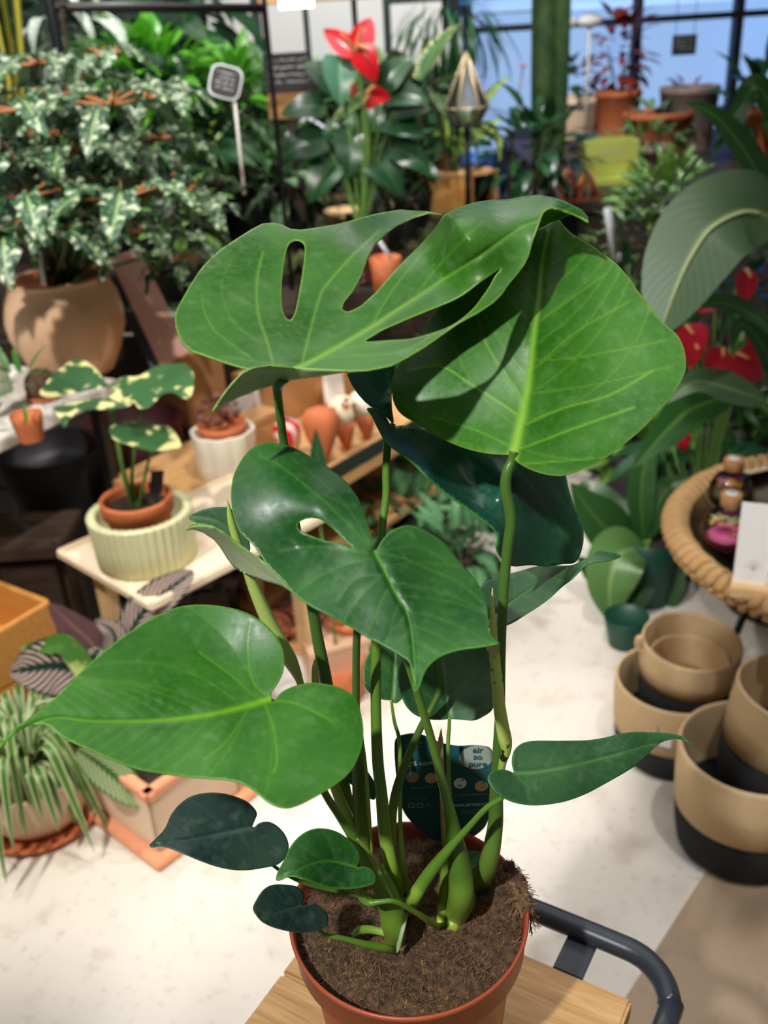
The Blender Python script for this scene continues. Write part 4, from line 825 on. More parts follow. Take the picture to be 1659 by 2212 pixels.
# ---- tan jar with the variegated shrub
def shrub():
    b = G(152, 818, .72)+np.array((0, .06, 0)); s = mpx(b); H = hgt(b, 597)
    R = 122*s; t = thing('potted_shrub', 'large variegated shrub with orange petioles in a round pale terracotta jar', 'plant', tuple(b))
    prof = [(R*.5, 0), (R*.66, .004), (R*.84, H*.22), (R*.98, H*.45), (R*1.0, H*.60), (R*.94, H*.80), (R*.82, H*.94), (R*.84, H*.985), (R*.86, H), (R*.80, H+.002), (R*.76, H*.96), (R*.7, H*.8), (.01, H*.8)]
    link('jar', lathe_me('jar', prof, 48), 'tan', t)
    ip = link('inner_pot', pot_me(R*.72, R*.6, H*.98, inner=.1), 'clay', t, (0, 0, .004)); fibre_soil('soil', R*.66, H*.86, t)
    top = b+np.array((0, 0, H*.9)); r = random.Random(5)
    lm = [leaf_me('lobed_leaf', 'ovate', .46, .6, .18, 12, 4, 5, .5, s_) for s_ in range(4)]
    ros = [(235, 228, 2.22, 1.15), (265, 428, 2.12, 1.2), (40, 240, 2.25, 1.2), (130, 205, 2.42, 1), (150, 335, 2.25, 1.1), (62, 425, 2.15, 1), (345, 300, 2.45, 1), (385, 430, 2.42, .95), (12, 350, 2.2, 1), (185, 470, 2.28, 1), (80, 140, 2.5, 1), (310, 215, 2.55, .9), (15, 500, 2.1, 1), (310, 500, 2.3, 1.05), (130, 500, 2.12, 1.05), (395, 560, 2.45, .8), (230, 120, 2.75, .8), (-30, 440, 2.2, 1.1), (200, 390, 2.5, 1), (95, 300, 2.45, 1), (340, 400, 2.6, 1), (275, 330, 2.5, .9)]
    for i, (x, y, Y, sc) in enumerate(ros):
        c = W(x, y, Y); k = 8
        mid_ = (top+c)/2+np.array(((c[0]-top[0])*.15, 0, .03))
        tube('stem', [top+np.array((r.uniform(-.02, .02), r.uniform(-.02, .02), 0)), mid_, c], [.006, .005, .004], 'stemdark' if i % 3 else 'stemgreen', t, seg=6, sm=4)
        for j in range(k):
            az = j*2*math.pi/k+i; el = r.uniform(0, .45); d = np.array(rot_dir(az, el)); d[2] += .05; L = r.uniform(.045, .07)*sc; e = c+d*L
            tube('leaf_stalk', [c, e], [.0034, .0026], 'petbrown', t, seg=5, sm=1)
            put_leaf(t, lm[(i+j) % 4], 'variegated', orient(e, d+np.array((0, 0, -.25)), r.uniform(.12, .175)*sc, roll=r.uniform(-.3, .3)))
    lb = thing('plant_tag', 'white plastic plant tag standing in the pale terracotta jar', 'plant tag', tuple(W(95, 605, 2.19)))
    attach(link('strip', tube_me('strip', [W(66, 430, 2.21), W(80, 520, 2.2), W(95, 615, 2.19)], [.006, .006, .005], seg=4, sm=2, flat=.15), 'acrylic'), lb)
M['variegated'] = bladed('variegated_leaf', (38, 84, 48), (196, 208, 176), 'blotch', (140, 170, 110), .38, (90, 120, 84))
shrub()
def small_left():
    b = G(88, 872, .72)+np.array((0, .03, 0)); s = mpx(b)
    t = thing('potted_cactus', 'small brown round cactus on an orange saucer by the jar', 'cactus', tuple(b)); link('saucer', lathe_me('saucer', [(.02, 0), (.036, .002), (.042, .014), (.040, .015), (.034, .006), (.001, .005)], 32), 'clay', t)
    link('cactus_body', lathe_me('cactus_body', [(.02, 0), (.033, .01), (.037, .03), (.033, .05), (.02, .066), (.001, .072)], 48, lambda a, i: 1+.09*math.cos(a*12)), 'bark', t, (0, 0, .006))
    c = G(8, 905, .72); t = thing('seed_packet', 'patterned green and white paper packet at the left end of the white table', 'packet', tuple(c)); p = box('packet', (0, 0, .055), (.075, .022, .11), 'packet', t, rz=.9, ry=-.06, bev=.003); 
    c = W(20, 745, 1.98); t = thing('potted_fern', 'small feathery green plant in a clay pot in front of the jar', 'plant', (c[0], c[1], .72)); link('pot', pot_me(.035, .026, .06), 'clay', t)
    bush(t, (c[0], c[1], .84), (.08, .06, .06), 26, 'green', 'lance', .07, .18, .5, seed=31)
M['packet'] = plain('patterned_paper', (226, 232, 220), .6, (120, 160, 110), 28); M['green'] = bladed('leaf_plain_green', (70, 128, 52), None, 'plain', (120, 160, 80)); M['dgreen'] = bladed('leaf_dark_green', (34, 78, 44), None, 'plain', (70, 110, 60), .3)
M['bright'] = bladed('leaf_bright_green', (92, 176, 44), None, 'plain', (150, 200, 80), .35, trans=.25)
M['grey'] = bladed('leaf_grey_green', (84, 124, 88), (180, 200, 150), 'blotch', (110, 150, 100), .5); M['lime'] = bladed('leaf_lime', (150, 196, 66), (206, 220, 130), 'centre', None, .4)
M['limev'] = bladed('leaf_variegated_lime', (84, 142, 54), (196, 214, 130), 'blotch', None, .4); M['snake'] = bladed('snake_leaf', (46, 74, 40), (196, 190, 70), 'bands', None, .4)
M['spider'] = bladed('spider_leaf', (84, 132, 50), (200, 212, 160), 'sides', None, .4, trans=.2); M['cala'] = bladed('pinstripe_leaf', (38, 62, 50), (214, 182, 176), 'stripes', (24, 44, 36), .35, (92, 50, 70), 0.05, 0.1); M['calag'] = bladed('green_striped_leaf', (66, 116, 46), (196, 206, 160), 'stripes', (50, 90, 40), .35, (110, 70, 80))
M['purple'] = bladed('purple_underside', (112, 78, 84), (90, 60, 70), 'plain', (150, 120, 100), .4); M['redleaf'] = bladed('copper_red_leaf', (150, 56, 44), (110, 40, 44), 'blotch', (180, 90, 70), .35); M['blackleaf'] = bladed('black_leaf', (58, 60, 66), None, 'plain', (90, 92, 98), .3)
M['monv'] = bladed('monstera_variegated', (56, 98, 58), (206, 204, 142), 'margin', (130, 150, 90), .35); M['strel'] = bladed('strelitzia_leaf', (72, 100, 66), None, 'plain', (120, 146, 92), .42, rand=0); M['streld'] = bladed('strelitzia_leaf_dark', (44, 92, 40), None, 'plain', (90, 130, 60), .3)
small_left()
# ---- pink board leaning behind the jar
def pink_board():
    a, b_, c, d = W(232, 552, 2.62), W(300, 540, 2.66), W(412, 758, 2.50), W(345, 792, 2.46)
    t = thing('display_board', 'pink printed board with a black edge leaning right of the jar', 'board', tuple(d)); n = np.cross(b_-a, d-a); n /= np.linalg.norm(n); n *= -1 if n @ (CAM-a) < 0 else 1
    def slab(nm, q, mk, off, th):
        v = [p+n*off for p in q]+[p+n*(off-th) for p in q]; o = link(nm, mesh(nm, v, [(0, 1, 2, 3), (7, 6, 5, 4), (0, 4, 5, 1), (1, 5, 6, 2), (2, 6, 7, 3), (3, 7, 4, 0)], False), mk); attach(o, t); return o
    k = (a-b_)*.28; m2 = lambda u, v: a+(b_-a)*u+(d-a)*v
    slab('edge', [a+k, a, d, d+k], 'black', .004, .02); slab('panel', [a, b_, c, d], 'pink', 0, .012)
    slab('picture', [m2(.35, .35), m2(.95, .35), m2(.95, .86), m2(.35, .86)], 'boardpic', .0015, .001)
    for i in range(3): slab('print_line', [m2(.3, .12+i*.06), m2(.9-.15*i, .12+i*.06), m2(.9-.15*i, .145+i*.06), m2(.3, .145+i*.06)], 'maroonprint', .0015, .001)
M['boardpic'] = plain('plant_picture', (70, 104, 74), .7, (196, 150, 120), 14); M['maroonprint'] = plain('brown_print', (150, 96, 88), .8)
pink_board()
# ---- black rack, chain and hanging tag, chalk tag
def rack():
    p = W(110, 15, 2.85); q = W(572, 18, 3.25); t = thing('shelf_rack', 'black metal rack frame standing at the upper left', 'rack', (p[0], p[1], .70))
    for k_, (c, w) in enumerate(((p, .028), (q, .016))): attach(link('post', tube_me('post', [(c[0], c[1], .70), (c[0], c[1], 2.4)], [w/2, w/2], seg=12, sm=1), 'black'), t)
    attach(link('rail', tube_me('rail', [p, q], [.013, .013], seg=12, sm=1), 'black'), t)
    e = p+np.array((0, 1.1, 0)); attach(link('rail', tube_me('rail', [(p[0], p[1], p[2]+.4), (q[0], q[1], p[2]+.4)], [.012, .012], seg=12, sm=1), 'black'), t)
    c = W(128, 0, 2.83); ch = thing('bead_chain', 'dark bead chain hanging beside the left post of the black rack', 'chain', tuple(c+np.array((0, 0, .3)))); sm = box_me('bead', .001, .001, .001)
    bm = bmesh.new(); bmesh.ops.create_icosphere(bm, subdivisions=1, radius=.006); me = bpy.data.meshes.new('bead'); bm.to_mesh(me); bm.free(); me.materials.append(M['bark'])
    for i in range(45):
        o = bpy.data.objects.new('bead', me); COL.objects.link(o); o.parent = ch; o.location = (.0015*math.sin(i), 0, -i*.0125)
rack()
def chalk_tag(name, lab, cx_, cy_, w, hh, Y, sx, sy, ex, ey, mk='white'):
    c = W(cx_, cy_, Y); s = mpx(c); t = thing(name, lab, 'sign', tuple(W(ex, ey, Y)))
    out = [(w/2*s*math.copysign(abs(math.cos(a))**.5, math.cos(a)), hh/2*s*math.copysign(abs(math.sin(a))**.5, math.sin(a))) for a in np.linspace(0, 2*math.pi, 32, endpoint=False)]
    mw = face_mat(c, (0, -1, .25)) @ Matrix.Rotation(-.3, 4, 'Z')
    for nm, k, z, m_ in (('rim', 1, 0, 'acrylic'), ('chalk_face', .90, .0015, 'chalk')):
        n = len(out); v = [(x*k, y*k, z) for x, y in out]+[(x*k, y*k, z-.003) for x, y in out]
        o = link(nm, mesh(nm, v, [tuple(range(n)), tuple(range(n, 2*n))[::-1]]+[(i, n+i, n+(i+1) % n, (i+1) % n) for i in range(n)], False), m_); o.matrix_world = mw; attach(o, t)
    squig(t, mw, w*s*.62, hh*s*.6, 4, .0022)
    attach(link('stick', tube_me('stick', [W(sx, sy, Y+.003), W(ex, ey, Y+.003)], [.0045*Y/2.7]*2, seg=6, sm=1), mk), t)
chalk_tag('chalk_tag', 'small black chalk tag on a long white stick at the upper left', 487, 177, 70, 68, 2.95, 505, 205, 528, 420)
# ---- pots on the left bench
def bench_plants():
    t, c, r = potted('potted_yucca', 'upright narrow-leaved plant in a greyish pink clay pot with saucer', 'plant', 460, 552, .70, 78, 56, 385, 'greyclay', lip=.004, liph=.02)
    link('saucer', lathe_me('saucer', [(.05, 0), (.062, .002), (.066, .018), (.063, .018), (.058, .005), (.001, .004)], 32), 'greyclay', t)
    rr = random.Random(2)
    for i in range(18):
        az = i*2.4; d = np.array(rot_dir(az, rr.uniform(.6, 1.35))); L = rr.uniform(.22, .4); b = c+np.array((0, 0, -.01)); e = b+d*L
        ribbon('leaf', [b, b+d*L*.5+np.array((0, 0, .03)), e+np.array((d[0]*.08, 0, -.02))], .026, 'green' if i % 3 else 'lime', t, 'strap', nc=2, sm=4)
    t, c, r = potted('potted_zamia', 'leafy green plant in a tapered bronze-brown pot', 'plant', 548, 500, .70, 88, 104, 412, 'gold')
    for i in range(11):
        az = i*2.4+1; d = np.array(rot_dir(az, rr.uniform(.9, 1.4))); L = rr.uniform(.2, .42); e = c+d*L
        tube('stem', [c, c+d*L*.5, e], [.006, .005, .003], 'stemgreen', t, seg=6, sm=3)
        for j in range(8):
            q = c+d*L*(.35+.65*j/8); a2 = az+(1.3 if j % 2 else -1.3); put_leaf(t, leaf_me('blade', 'ovate', .42, .5, .15, 8, 3), 'green', orient(q, np.array(rot_dir(a2, .5))+d*.4, rr.uniform(.09, .13), roll=rr.uniform(-.4, .4)))
bench_plants()
def snake(name, lab, px, py, z, n, L, wid, seed, spread=.35, Y=None):
    b = G(px, py, z) if Y is None else W(px, py, Y); t = thing(name, lab, 'plant', tuple(b)); r = random.Random(seed); link('pot', pot_me(.08, .06, .13), 'greyclay', t)
    for i in range(n):
        az = i*2.4; d = np.array((math.cos(az)*spread*r.uniform(.2, 1), math.sin(az)*spread*r.uniform(.2, 1), 1)); d /= np.linalg.norm(d); q = b+np.array((math.cos(az), math.sin(az), 0))*.03+np.array((0, 0, .1)); l = L*r.uniform(.7, 1)
        ribbon('leaf', [q, q+d*l*.5, q+d*l+np.array((d[0]*.1, 0, 0))], wid, 'snake', t, 'strap', (math.cos(az), -1.5, .2), fold=.35, nc=4, sm=5)
snake('snake_plant', 'tall snake plant with yellow-edged leaves at the top left corner', 20, 330, .70, 11, .75, .085, 3, Y=3.05)
def shrubs_behind():
    def s(lab, cx_, cy_, Y, rad, n, mat, shape, L, wr, seed, zb=.70, name='potted_shrub', pm='darkpot', **k):
        c = W(cx_, cy_, Y); t = thing(name, lab, 'plant', (c[0], c[1], zb)); link('pot', pot_me(.10, .08, .17), pm, t); fibre_soil('soil', .085, .14, t)
        bush(t, c, rad, n, mat, shape, L, wr, seed=seed, stems=7, base=(c[0], c[1], zb+.14), **k); return t
    s('bright green glossy bush below the left end of the black rack', 320, 165, 3.55, (.22, .2, .15), 95, 'bright', 'lance', .13, .4, 11, up=.6)
    s('bright green leafy bush left of the white wall panels', 500, 195, 3.9, (.15, .16, .12), 64, 'bright', 'lance', .12, .34, 12, up=.7)
    s('dark big-leaved rubber plant under the rack rail', 330, 60, 4.3, (.34, .25, .2), 60, 'dgreen', 'ovate', .26, .42, 13, droop=.8, up=-.1)
    s('dense green plant between the big shrub and the grey pot', 330, 290, 3.5, (.28, .22, .22), 80, 'dgreen', 'ovate', .17, .4, 14, up=.1)
    s('mid green plant behind the bronze pot', 560, 270, 4.3, (.25, .2, .22), 70, 'green', 'lance', .19, .34, 15, up=.3)
    s('dark green bush at the far left behind the snake plant', 40, 60, 3.9, (.4, .3, .26), 70, 'dgreen', 'ovate', .2, .4, 16)
    s('pale silvery hanging plant left of the rack post', 140, 70, 3.6, (.16, .14, .2), 40, 'palev', 'lance', .22, .2, 17, droop=1.3, up=.3)
    s('low dark ivy along the front of the left bench', 330, 620, 3.1, (.25, .1, .1), 60, 'grey', 'heart', .08, .7, 18)
    s('leafy vine at the foot of the grey pot', 395, 480, 3.15, (.12, .1, .14), 46, 'limev', 'ovate', .09, .45, 19)
    s('dark green leafy plant behind the grey clay pot', 440, 330, 4.4, (.3, .2, .2), 60, 'dgreen', 'ovate', .2, .4, 20)
M['palev'] = bladed('pale_silver_leaf', (190, 205, 190), (232, 236, 226), 'blotch', None, .3)
shrubs_behind()
# ---- tray table with the sage pot
def tray():
    c = np.array((G(120, 1195, .50)+G(500, 1195, .50))/2); z = .50
    a = G(122, 1195, z); b = G(325, 1312, z); d = G(272, 1118, z); e1 = (b-a); L1 = np.linalg.norm(e1); e1 = e1/L1; e2 = np.array((-e1[1], e1[0], 0)); L2 = .50
    c = a+e1*L1/2+e2*L2/2; t = thing('tray_table', 'small table with a cream tray top and pale wooden legs', 'table', (c[0], c[1], 0), rz=math.atan2(e1[1], e1[0]))
    link('tray', box_me('tray', L1, L2, .012, .005), 'cream', t, (0, 0, z-.014))
    for sy in (-1, 1): link('tray_rim', box_me('tray_rim', L1, .010, .022, .004), 'cream', t, (0, sy*(L2/2-.004), z-.012))
    for sx in (-1, 1): link('tray_rim', box_me('tray_rim', .010, L2, .022, .004), 'cream', t, (sx*(L1/2-.004), 0, z-.012))
    for sx in (-1, 1):
        for sy in (-1, 1): link('leg', box_me('leg', .045, .03, z-.03, .003), 'beech', t, (sx*(L1/2-.07), sy*(L2/2-.06), 0))
        link('stretcher', box_me('stretcher', .03, L2-.1, .03, .003), 'beech', t, (sx*(L1/2-.07), 0, z-.045))
    return z
tray()
def sage():
    z = .50; b = G(303, 1248, z)+np.array((0, .087, 0)); s = mpx(b); R = 107*s; H = hgt(b+np.array((0, -R, 0)), 1153)
    t = thing('fluted_pot', 'fluted sage green ceramic pot standing on the cream tray', 'pot', tuple(b)); n = 38
    link('pot', lathe_me('pot', [(R*.6, 0), (R*.93, 0), (R*.95, .003), (R*.97, H*.5), (R, H-.004), (R, H), (R*.86, H+.001), (R*.84, H-.004), (R*.80, .012), (.001, .012)], n*8, lambda a, i: 1+(.036*abs(math.cos(a*n/2)) if 2 <= i <= 6 else 0)), 'sage', t)
    r = R*.70; hb = H+.028
    p = thing('potted_variegated_monstera', 'young cream-variegated monstera in an orange clay pot inside the sage pot', 'plant', (b[0]-.004, b[1]+.006, z+.013)); hh = hb-.013
    link('pot', lathe_me('pot', [(r*.5, 0), (r*.8, 0), (r*.9, hh-.035), (r*1.0, hh-.033), (r*1.02, hh-.004), (r*1.01, hh), (r*.9, hh), (r*.88, hh-.01), (r*.8, .01), (.001, .01)], 56), 'clay', p)
    fibre_soil('soil', r*.88, hh-.022, p); o = np.array((b[0], b[1], z+hb-.02))
    Yb = b[1]
    for q in ([(292, 1100, 0, 5), (262, 1000, .0, 5), (240, 870, .02, 4.5)], [(296, 1100, 0, 4), (285, 1030, 0, 4), (302, 880, 0.03, 4)], [(300, 1098, 0, 3.5), (315, 1020, -.02, 3.5), (332, 960, -.03, 3)], [(290, 1100, 0, 4), (270, 1040, -.02, 4), (255, 940, -.02, 3)]):
        pixtube('stem', [(x, y, Yb+dy, w) for x, y, dy, w in q], 'stemgreen', p, seg=8)
    def ml(pts, ctrl, mid, nm='leaf'):
        q = blade_patch(pts, ctrl, mid, 5, step=7, nlat=5, smooth=True, rim=15, latst=.3); X, F_, v, e = q
        me = mesh('leaf', X, F_); cen = X.mean(0); mid = np.array([W(a, b, Yb) for a, b in mid]); attr(me, 'vein', v)
        P2 = X; d = np.min([np.linalg.norm(P2-m_, axis=1) for m_ in catmull(mid, 4)], axis=0); attr(me, 'u', np.clip(e*1.1+.25, 0, 1)); attr(me, 'v', d*4)
        o = link('leaf', me, 'monv'); attach(o, p)
    ml([(250, 845), (215, 838), (160, 850), (110, 858), (85, 850), (100, 825), (125, 800), (165, 775), (200, 790), (225, 820), (245, 845), (265, 830), (290, 860), (270, 880), (200, 882), (160, 886), (130, 918), (122, 895), (150, 870), (210, 868)][:15], [(250, 845, Yb), (85, 850, Yb-.08), (165, 775, Yb+.1), (270, 880, Yb-.04), (180, 850, Yb)], [(250, 858), (180, 830), (110, 815)])
    ml([(238, 846), (262, 815), (300, 812), (340, 790), (395, 785), (418, 808), (415, 850), (400, 862), (375, 848), (350, 852), (325, 878), (300, 882), (288, 868), (262, 872), (245, 862)], [(245, 855, Yb), (340, 790, Yb+.1), (418, 820, Yb+.04), (325, 878, Yb-.05)], [(248, 858), (310, 835), (400, 815)])
    ml([(120, 880), (165, 868), (215, 860), (240, 868), (230, 882), (175, 888), (150, 905), (140, 925), (128, 905)], [(230, 870, Yb-.02), (130, 900, Yb-.09), (180, 868, Yb-.03)], [(235, 870), (180, 880), (138, 915)])
    ml([(236, 925), (262, 912), (300, 910), (340, 915), (370, 925), (392, 962), (370, 970), (330, 975), (280, 962), (245, 948)], [(236, 925, Yb-.05), (340, 912, Yb+.03), (392, 962, Yb-.05), (290, 965, Yb-.08)], [(245, 930), (310, 945), (385, 962)])
    lb = thing('plant_tag', 'small black chalk tag stuck in the orange clay pot inside the sage pot', 'plant tag', tuple(W(340, 1085, Yb))); o = box('tag', (0, 0, .02), (.028, .003, .05), 'chalk', lb, rz=.6, ry=.25, bev=.001); box('tag_stem', (0, 0, -.01), (.006, .002, .03), 'chalk', lb, bev=0)
sage()
# ---- floor pots at the lower left
def round_pot():
    b = G(62, 1832, 0)+np.array((0, .10, 0)); s = mpx(b); t = thing('potted_spider_plant', 'spider plant in a round cream pot on an orange saucer at the lower left', 'plant', tuple(b)); R = 118*s; H = hgt(b, 1655)
    link('pot', lathe_me('pot', [(R*.5, .012), (R*.78, .012), (R*.92, H*.3), (R*.98, H*.65), (R*.96, H-.01), (R, H), (R*.93, H), (R*.9, H-.02), (.001, H-.03)], 48), 'creampot', t)
    link('saucer', lathe_me('saucer', [(R*.7, 0), (R*1.05, .002), (R*1.14, .022), (R*1.10, .022), (R*1.0, .01), (.001, .008)], 48), 'clay', t)
    r = random.Random(9); c = b+np.array((0, 0, H+.02))
    for i in range(64):
        az = i*2.4; el = r.uniform(.2, 1.35); L = r.uniform(.16, .34); d = np.array(rot_dir(az, el)); q = c+np.array((math.cos(az), math.sin(az), 0))*.02; m1 = q+d*L*.45; e = q+np.array((d[0], d[1], 0))/max(.3, math.cos(el))*L*.62+np.array((0, 0, -L*r.uniform(.1, .75)))
        ribbon('leaf', [q, m1, (m1+e)/2+np.array((0, 0, .035)), e], .020, 'spider', t, 'strap', (0, -.3, 1), nc=2, sm=4)
M['creampot'] = plain('cream_clay', (222, 196, 168), .7, (208, 178, 148), 6)
round_pot()
def square_pot():
    p0 = G(345, 1888, 0); a = G(192, 1772, 0)-p0; L = np.linalg.norm(a)*1.15; a /= np.linalg.norm(a); b = np.array((-a[1], a[0], 0)); b *= 1 if b[1] > 0 else -1; Lb = .27
    c = p0+a*L/2+b*Lb/2; t = thing('potted_calathea', 'pinstriped calathea in a square cream planter on an orange tray', 'plant', (c[0], c[1], 0), rz=math.atan2(a[1], a[0])); H = .15
    link('tray', box_me('tray', L, Lb, .02, .004), 'claylip', t); 
    for nm, sx, sy, w, d in (('planter_side', 1, 0, .012, Lb-.05), ('planter_side', -1, 0, .012, Lb-.05), ('planter_side', 0, 1, L-.05, .012), ('planter_side', 0, -1, L-.05, .012)):
        link(nm, box_me(nm, w, d, H, .003), 'creampot', t, (sx*(L/2-.031), sy*(Lb/2-.031), .021))
    for sx, sy, w, d in ((1, 0, .024, Lb-.03), (-1, 0, .024, Lb-.03), (0, 1, L-.03, .024), (0, -1, L-.03, .024)): link('planter_rim', box_me('planter_rim', w, d, .022, .003), 'claylip', t, (sx*(L/2-.03), sy*(Lb/2-.03), .021+H-.012))
    link('soil', box_me('soil', L-.07, Lb-.07, .01), 'darksoil', t, (0, 0, H-.02)); o = np.array((c[0], c[1], H)); Y = c[1]
    for pts, w, mk in (([(215, 1400, Y), (180, 1440, Y-.02), (110, 1438, Y-.04), (22, 1452, Y-.08)], 140, 'cala'), ([(270, 1400, Y+.03), (300, 1335, Y+.04), (350, 1285, Y+.05), (418, 1234, Y+.05)], 84, 'cala'), ([(170, 1620, Y-.10), (215, 1650, Y-.10), (262, 1690, Y-.11), (314, 1742, Y-.13)], 84, 'calag'),
                       ([(225, 1480, Y), (205, 1400, Y), (150, 1345, Y-.01), (108, 1305, Y-.02)], 74, 'purple'), ([(240, 1470, Y+.03), (240, 1400, Y+.04), (215, 1370, Y+.05), (190, 1350, Y+.06)], 74, 'purple'), ([(240, 1440, Y), (250, 1390, Y), (240, 1360, Y), (210, 1345, Y)], 60, 'cala'), ([(230, 1520, Y-.05), (150, 1400, Y-.03), (100, 1395, Y-.03), (45, 1402, Y-.05)], 50, 'limev')):
        pixribbon('leaf', pts, w, mk, t, shape='ovate2', facing=(0.1, -.9, .45), nc=6, sm=8, fold=.12)
        tube('stem', [o, (o+W(*pts[0]))/2+np.array((0, 0, .03)), W(*pts[0])], [.004, .003, .003], 'stemgreen', t, seg=6, sm=4)
M['claylip'] = plain('pale_clay_lip', (218, 150, 112), .7)
square_pot()
def crate_left():
    c = W(-12, 1345, 1.80); t = thing('wooden_crate', 'ochre wooden crate at the left edge beside the striped plant', 'crate', (c[0]-.05, c[1], 0), rz=-.6); H = c[2]+.03
    for i in range(3):
        hh = H/3-.004
        for sx, sy, w, d in ((1, 0, .014, .24), (-1, 0, .014, .24), (0, 1, .22, .014), (0, -1, .22, .014)): link('slat', box_me('slat', w, d, hh, .002), 'oak2', t, (sx*.115, sy*.12, i*H/3))
    link('base', box_me('base', .22, .23, .012), 'oak2', t, (0, 0, H*.66))
M['oak2'] = woodmat('ochre_wood', (214, 156, 84), (190, 130, 60))
crate_left()
# ------------------------------------------------------------------ centre: crate, scalloped pot, shelf of clay cones and boxes
def centre_left():
    # long low plinth that carries crate and shelf
    p1, p2 = G(640, 1068, .46), G(885, 925, .46); d = p2-p1; L = np.linalg.norm(d); d /= L; nn = np.array((-d[1], d[0], 0)); an = math.atan2(d[1], d[0])
    Lt = L+.42; dep = .50; c = p1-d*.18+d*Lt/2+nn*dep/2
    t = thing('display_shelf', 'pale wooden shelf with a black price rail holding the clay spikes', 'shelf', (c[0], c[1], 0), rz=an)
    link('shelf_board', box_me('shelf_board', Lt, dep, .022, .002), 'pine', t, (0, 0, .438)); link('shelf_board', box_me('shelf_board', Lt, dep, .022, .002), 'pine', t, (0, 0, .20))
    link('front_lip', box_me('front_lip', Lt, .014, .030, .002), 'pine', t, (0, -dep/2-.007, .412))
    rl = link('price_rail', box_me('price_rail', Lt-.1, .006, .040, .001), 'chalkg', t, (.02, -dep/2-.011, .446))
    for k in range(6):
        x0 = .05+k*.11; mw = Matrix.Translation(Vector(tuple(c))) @ Matrix.Rotation(an, 4, 'Z') @ Matrix.Translation((x0-.15, -dep/2-.0145, .466)) @ Matrix.Rotation(math.pi/2, 4, 'X'); squig(rl, mw, .05, .03, 2, .001, 'price_writing')
    for sx in (-1, 1):
        for sy in (-1, 1): link('leg', box_me('leg', .03, .03, .44), 'pine', t, (sx*(Lt/2-.03), sy*(dep/2-.03), 0))
    Z = .46
    def spike(px, py, wpx, ytop, mk, lab, tilt=0.12, two=None):
        b = G(px, py, Z)+nn*.02; r = wpx/2*mpx(b); H = hgt(b, ytop); prof = [(.001, 0), (r*.22, .003), (r*.55, H*.30), (r*.86, H*.55), (r, H*.72), (r*.95, H*.85), (r*.72, H*.95), (r*.35, H*.995), (.001, H)]
        k = thing('clay_spike', lab, 'watering spike', tuple(b), group='watering spikes on the shelf'); m_ = lathe_me('cone', prof, 40)
        if two:
            lo = lathe_me('cone', prof[:4], 40); hi = lathe_me('glazed_top', prof[3:], 40)
            a = link('cone', lo, 'clay', k); b2 = link('glazed_top', hi, two, k); a.rotation_euler = b2.rotation_euler = (-.08, tilt, an)
        else: a = link('cone', m_, mk, k); a.rotation_euler = (-.08, tilt, an)
    spike(652, 985, 62, 902, 'redwhite', 'red and white striped watering spike, leftmost on the shelf', -.25)
    spike(712, 1008, 82, 884, 'clay', 'large plain terracotta watering spike')
    spike(762, 975, 66, 858, 'clay', 'leopard-spotted watering spike with terracotta foot', .05, 'leopard')
    spike(806, 952, 66, 846, 'clay', 'cream-topped watering spike with terracotta foot, rightmost', .05, 'ivory')
    # cardboard boxes at the back of the shelf
    def kbox(lab, px, py, z, w, dd, ytop, mk='kraft', rz=None, nm='cardboard_box', flaps=True):
        b = G(px, py, z); H = hgt(b, ytop); k = thing(nm, lab, 'box', (b[0], b[1], z), rz=an if rz is None else rz); m_ = mk
        link('carton', box_me('carton', w, dd, H, .002), m_, k, (0, dd/2, 0)); 
        if flaps: link('lid', box_me('lid', w+.004, dd+.004, .02, .002), m_, k, (0, dd/2, H-.012))
        return k, H
    kbox('tall cardboard box left of the upper monstera stem', 455, 905, .46, .16, .14, 762)
    k, H = kbox('low open-fronted cardboard box behind the terracotta spike', 640, 905, .46, .24, .12, 800)
    k, H = kbox('cardboard box behind the leopard-spotted spike', 745, 868, .46, .16, .10, 790)
    kbox('small kraft box on the left end of the shelf', 580, 965, .46, .12, .08, 905)
    def card(lab, px, py, z, w, h_, ytop, rz=0.2, nm='price_card', mk='paper'):
        b = G(px, py, z); k = thing(nm, lab, 'card', tuple(b), rz=rz); H = hgt(b, ytop); q = link('card', box_me('card', w, .003, H, .0005), mk, k); q.rotation_euler = (-.12, 0, 0); mw = Matrix.Translation(Vector(tuple(b))) @ Matrix.Rotation(rz, 4, 'Z') @ Matrix.Translation((0, -.004, H*.55)) @ Matrix.Rotation(math.pi/2-.12, 4, 'X')
        w2 = box_me('print', .001, .001, .001); squig(k, mw, w*.6, H*.5, 4, .001, 'printed_text')
        return k
    card('white leaflet standing behind the leopard-spotted spike', 724, 870, .50, .06, 0, 808)
    card('white card leaning by the upper monstera stem, left side', 520, 912, .50, .085, 0, 852, -.3)
    card('narrow white card just left of the upper monstera stem', 570, 905, .50, .04, 0, 835, .5)
    # crate with the scalloped pot
    b = G(487, 1046, .46); zc = .46
    kc = thing('wooden_crate', 'small pine crate under the scalloped ivory pot', 'crate', (b[0]-.01, b[1]+.075, zc-.115), rz=an-.9)
    for i in range(2):
        for sx, sy, w, d_ in ((1, 0, .010, .17), (-1, 0, .010, .17), (0, 1, .16, .010), (0, -1, .16, .010)): link('slat', box_me('slat', w, d_, .050, .002), 'crate', kc, (sx*.083, sy*.085, i*.054))
    link('crate_top', box_me('crate_top', .176, .186, .009, .002), 'pine', kc, (0, 0, .106))
    box('carton', (0, 0, 0), (.01, .01, .01), 'kraft', kc, bev=0) if False else None
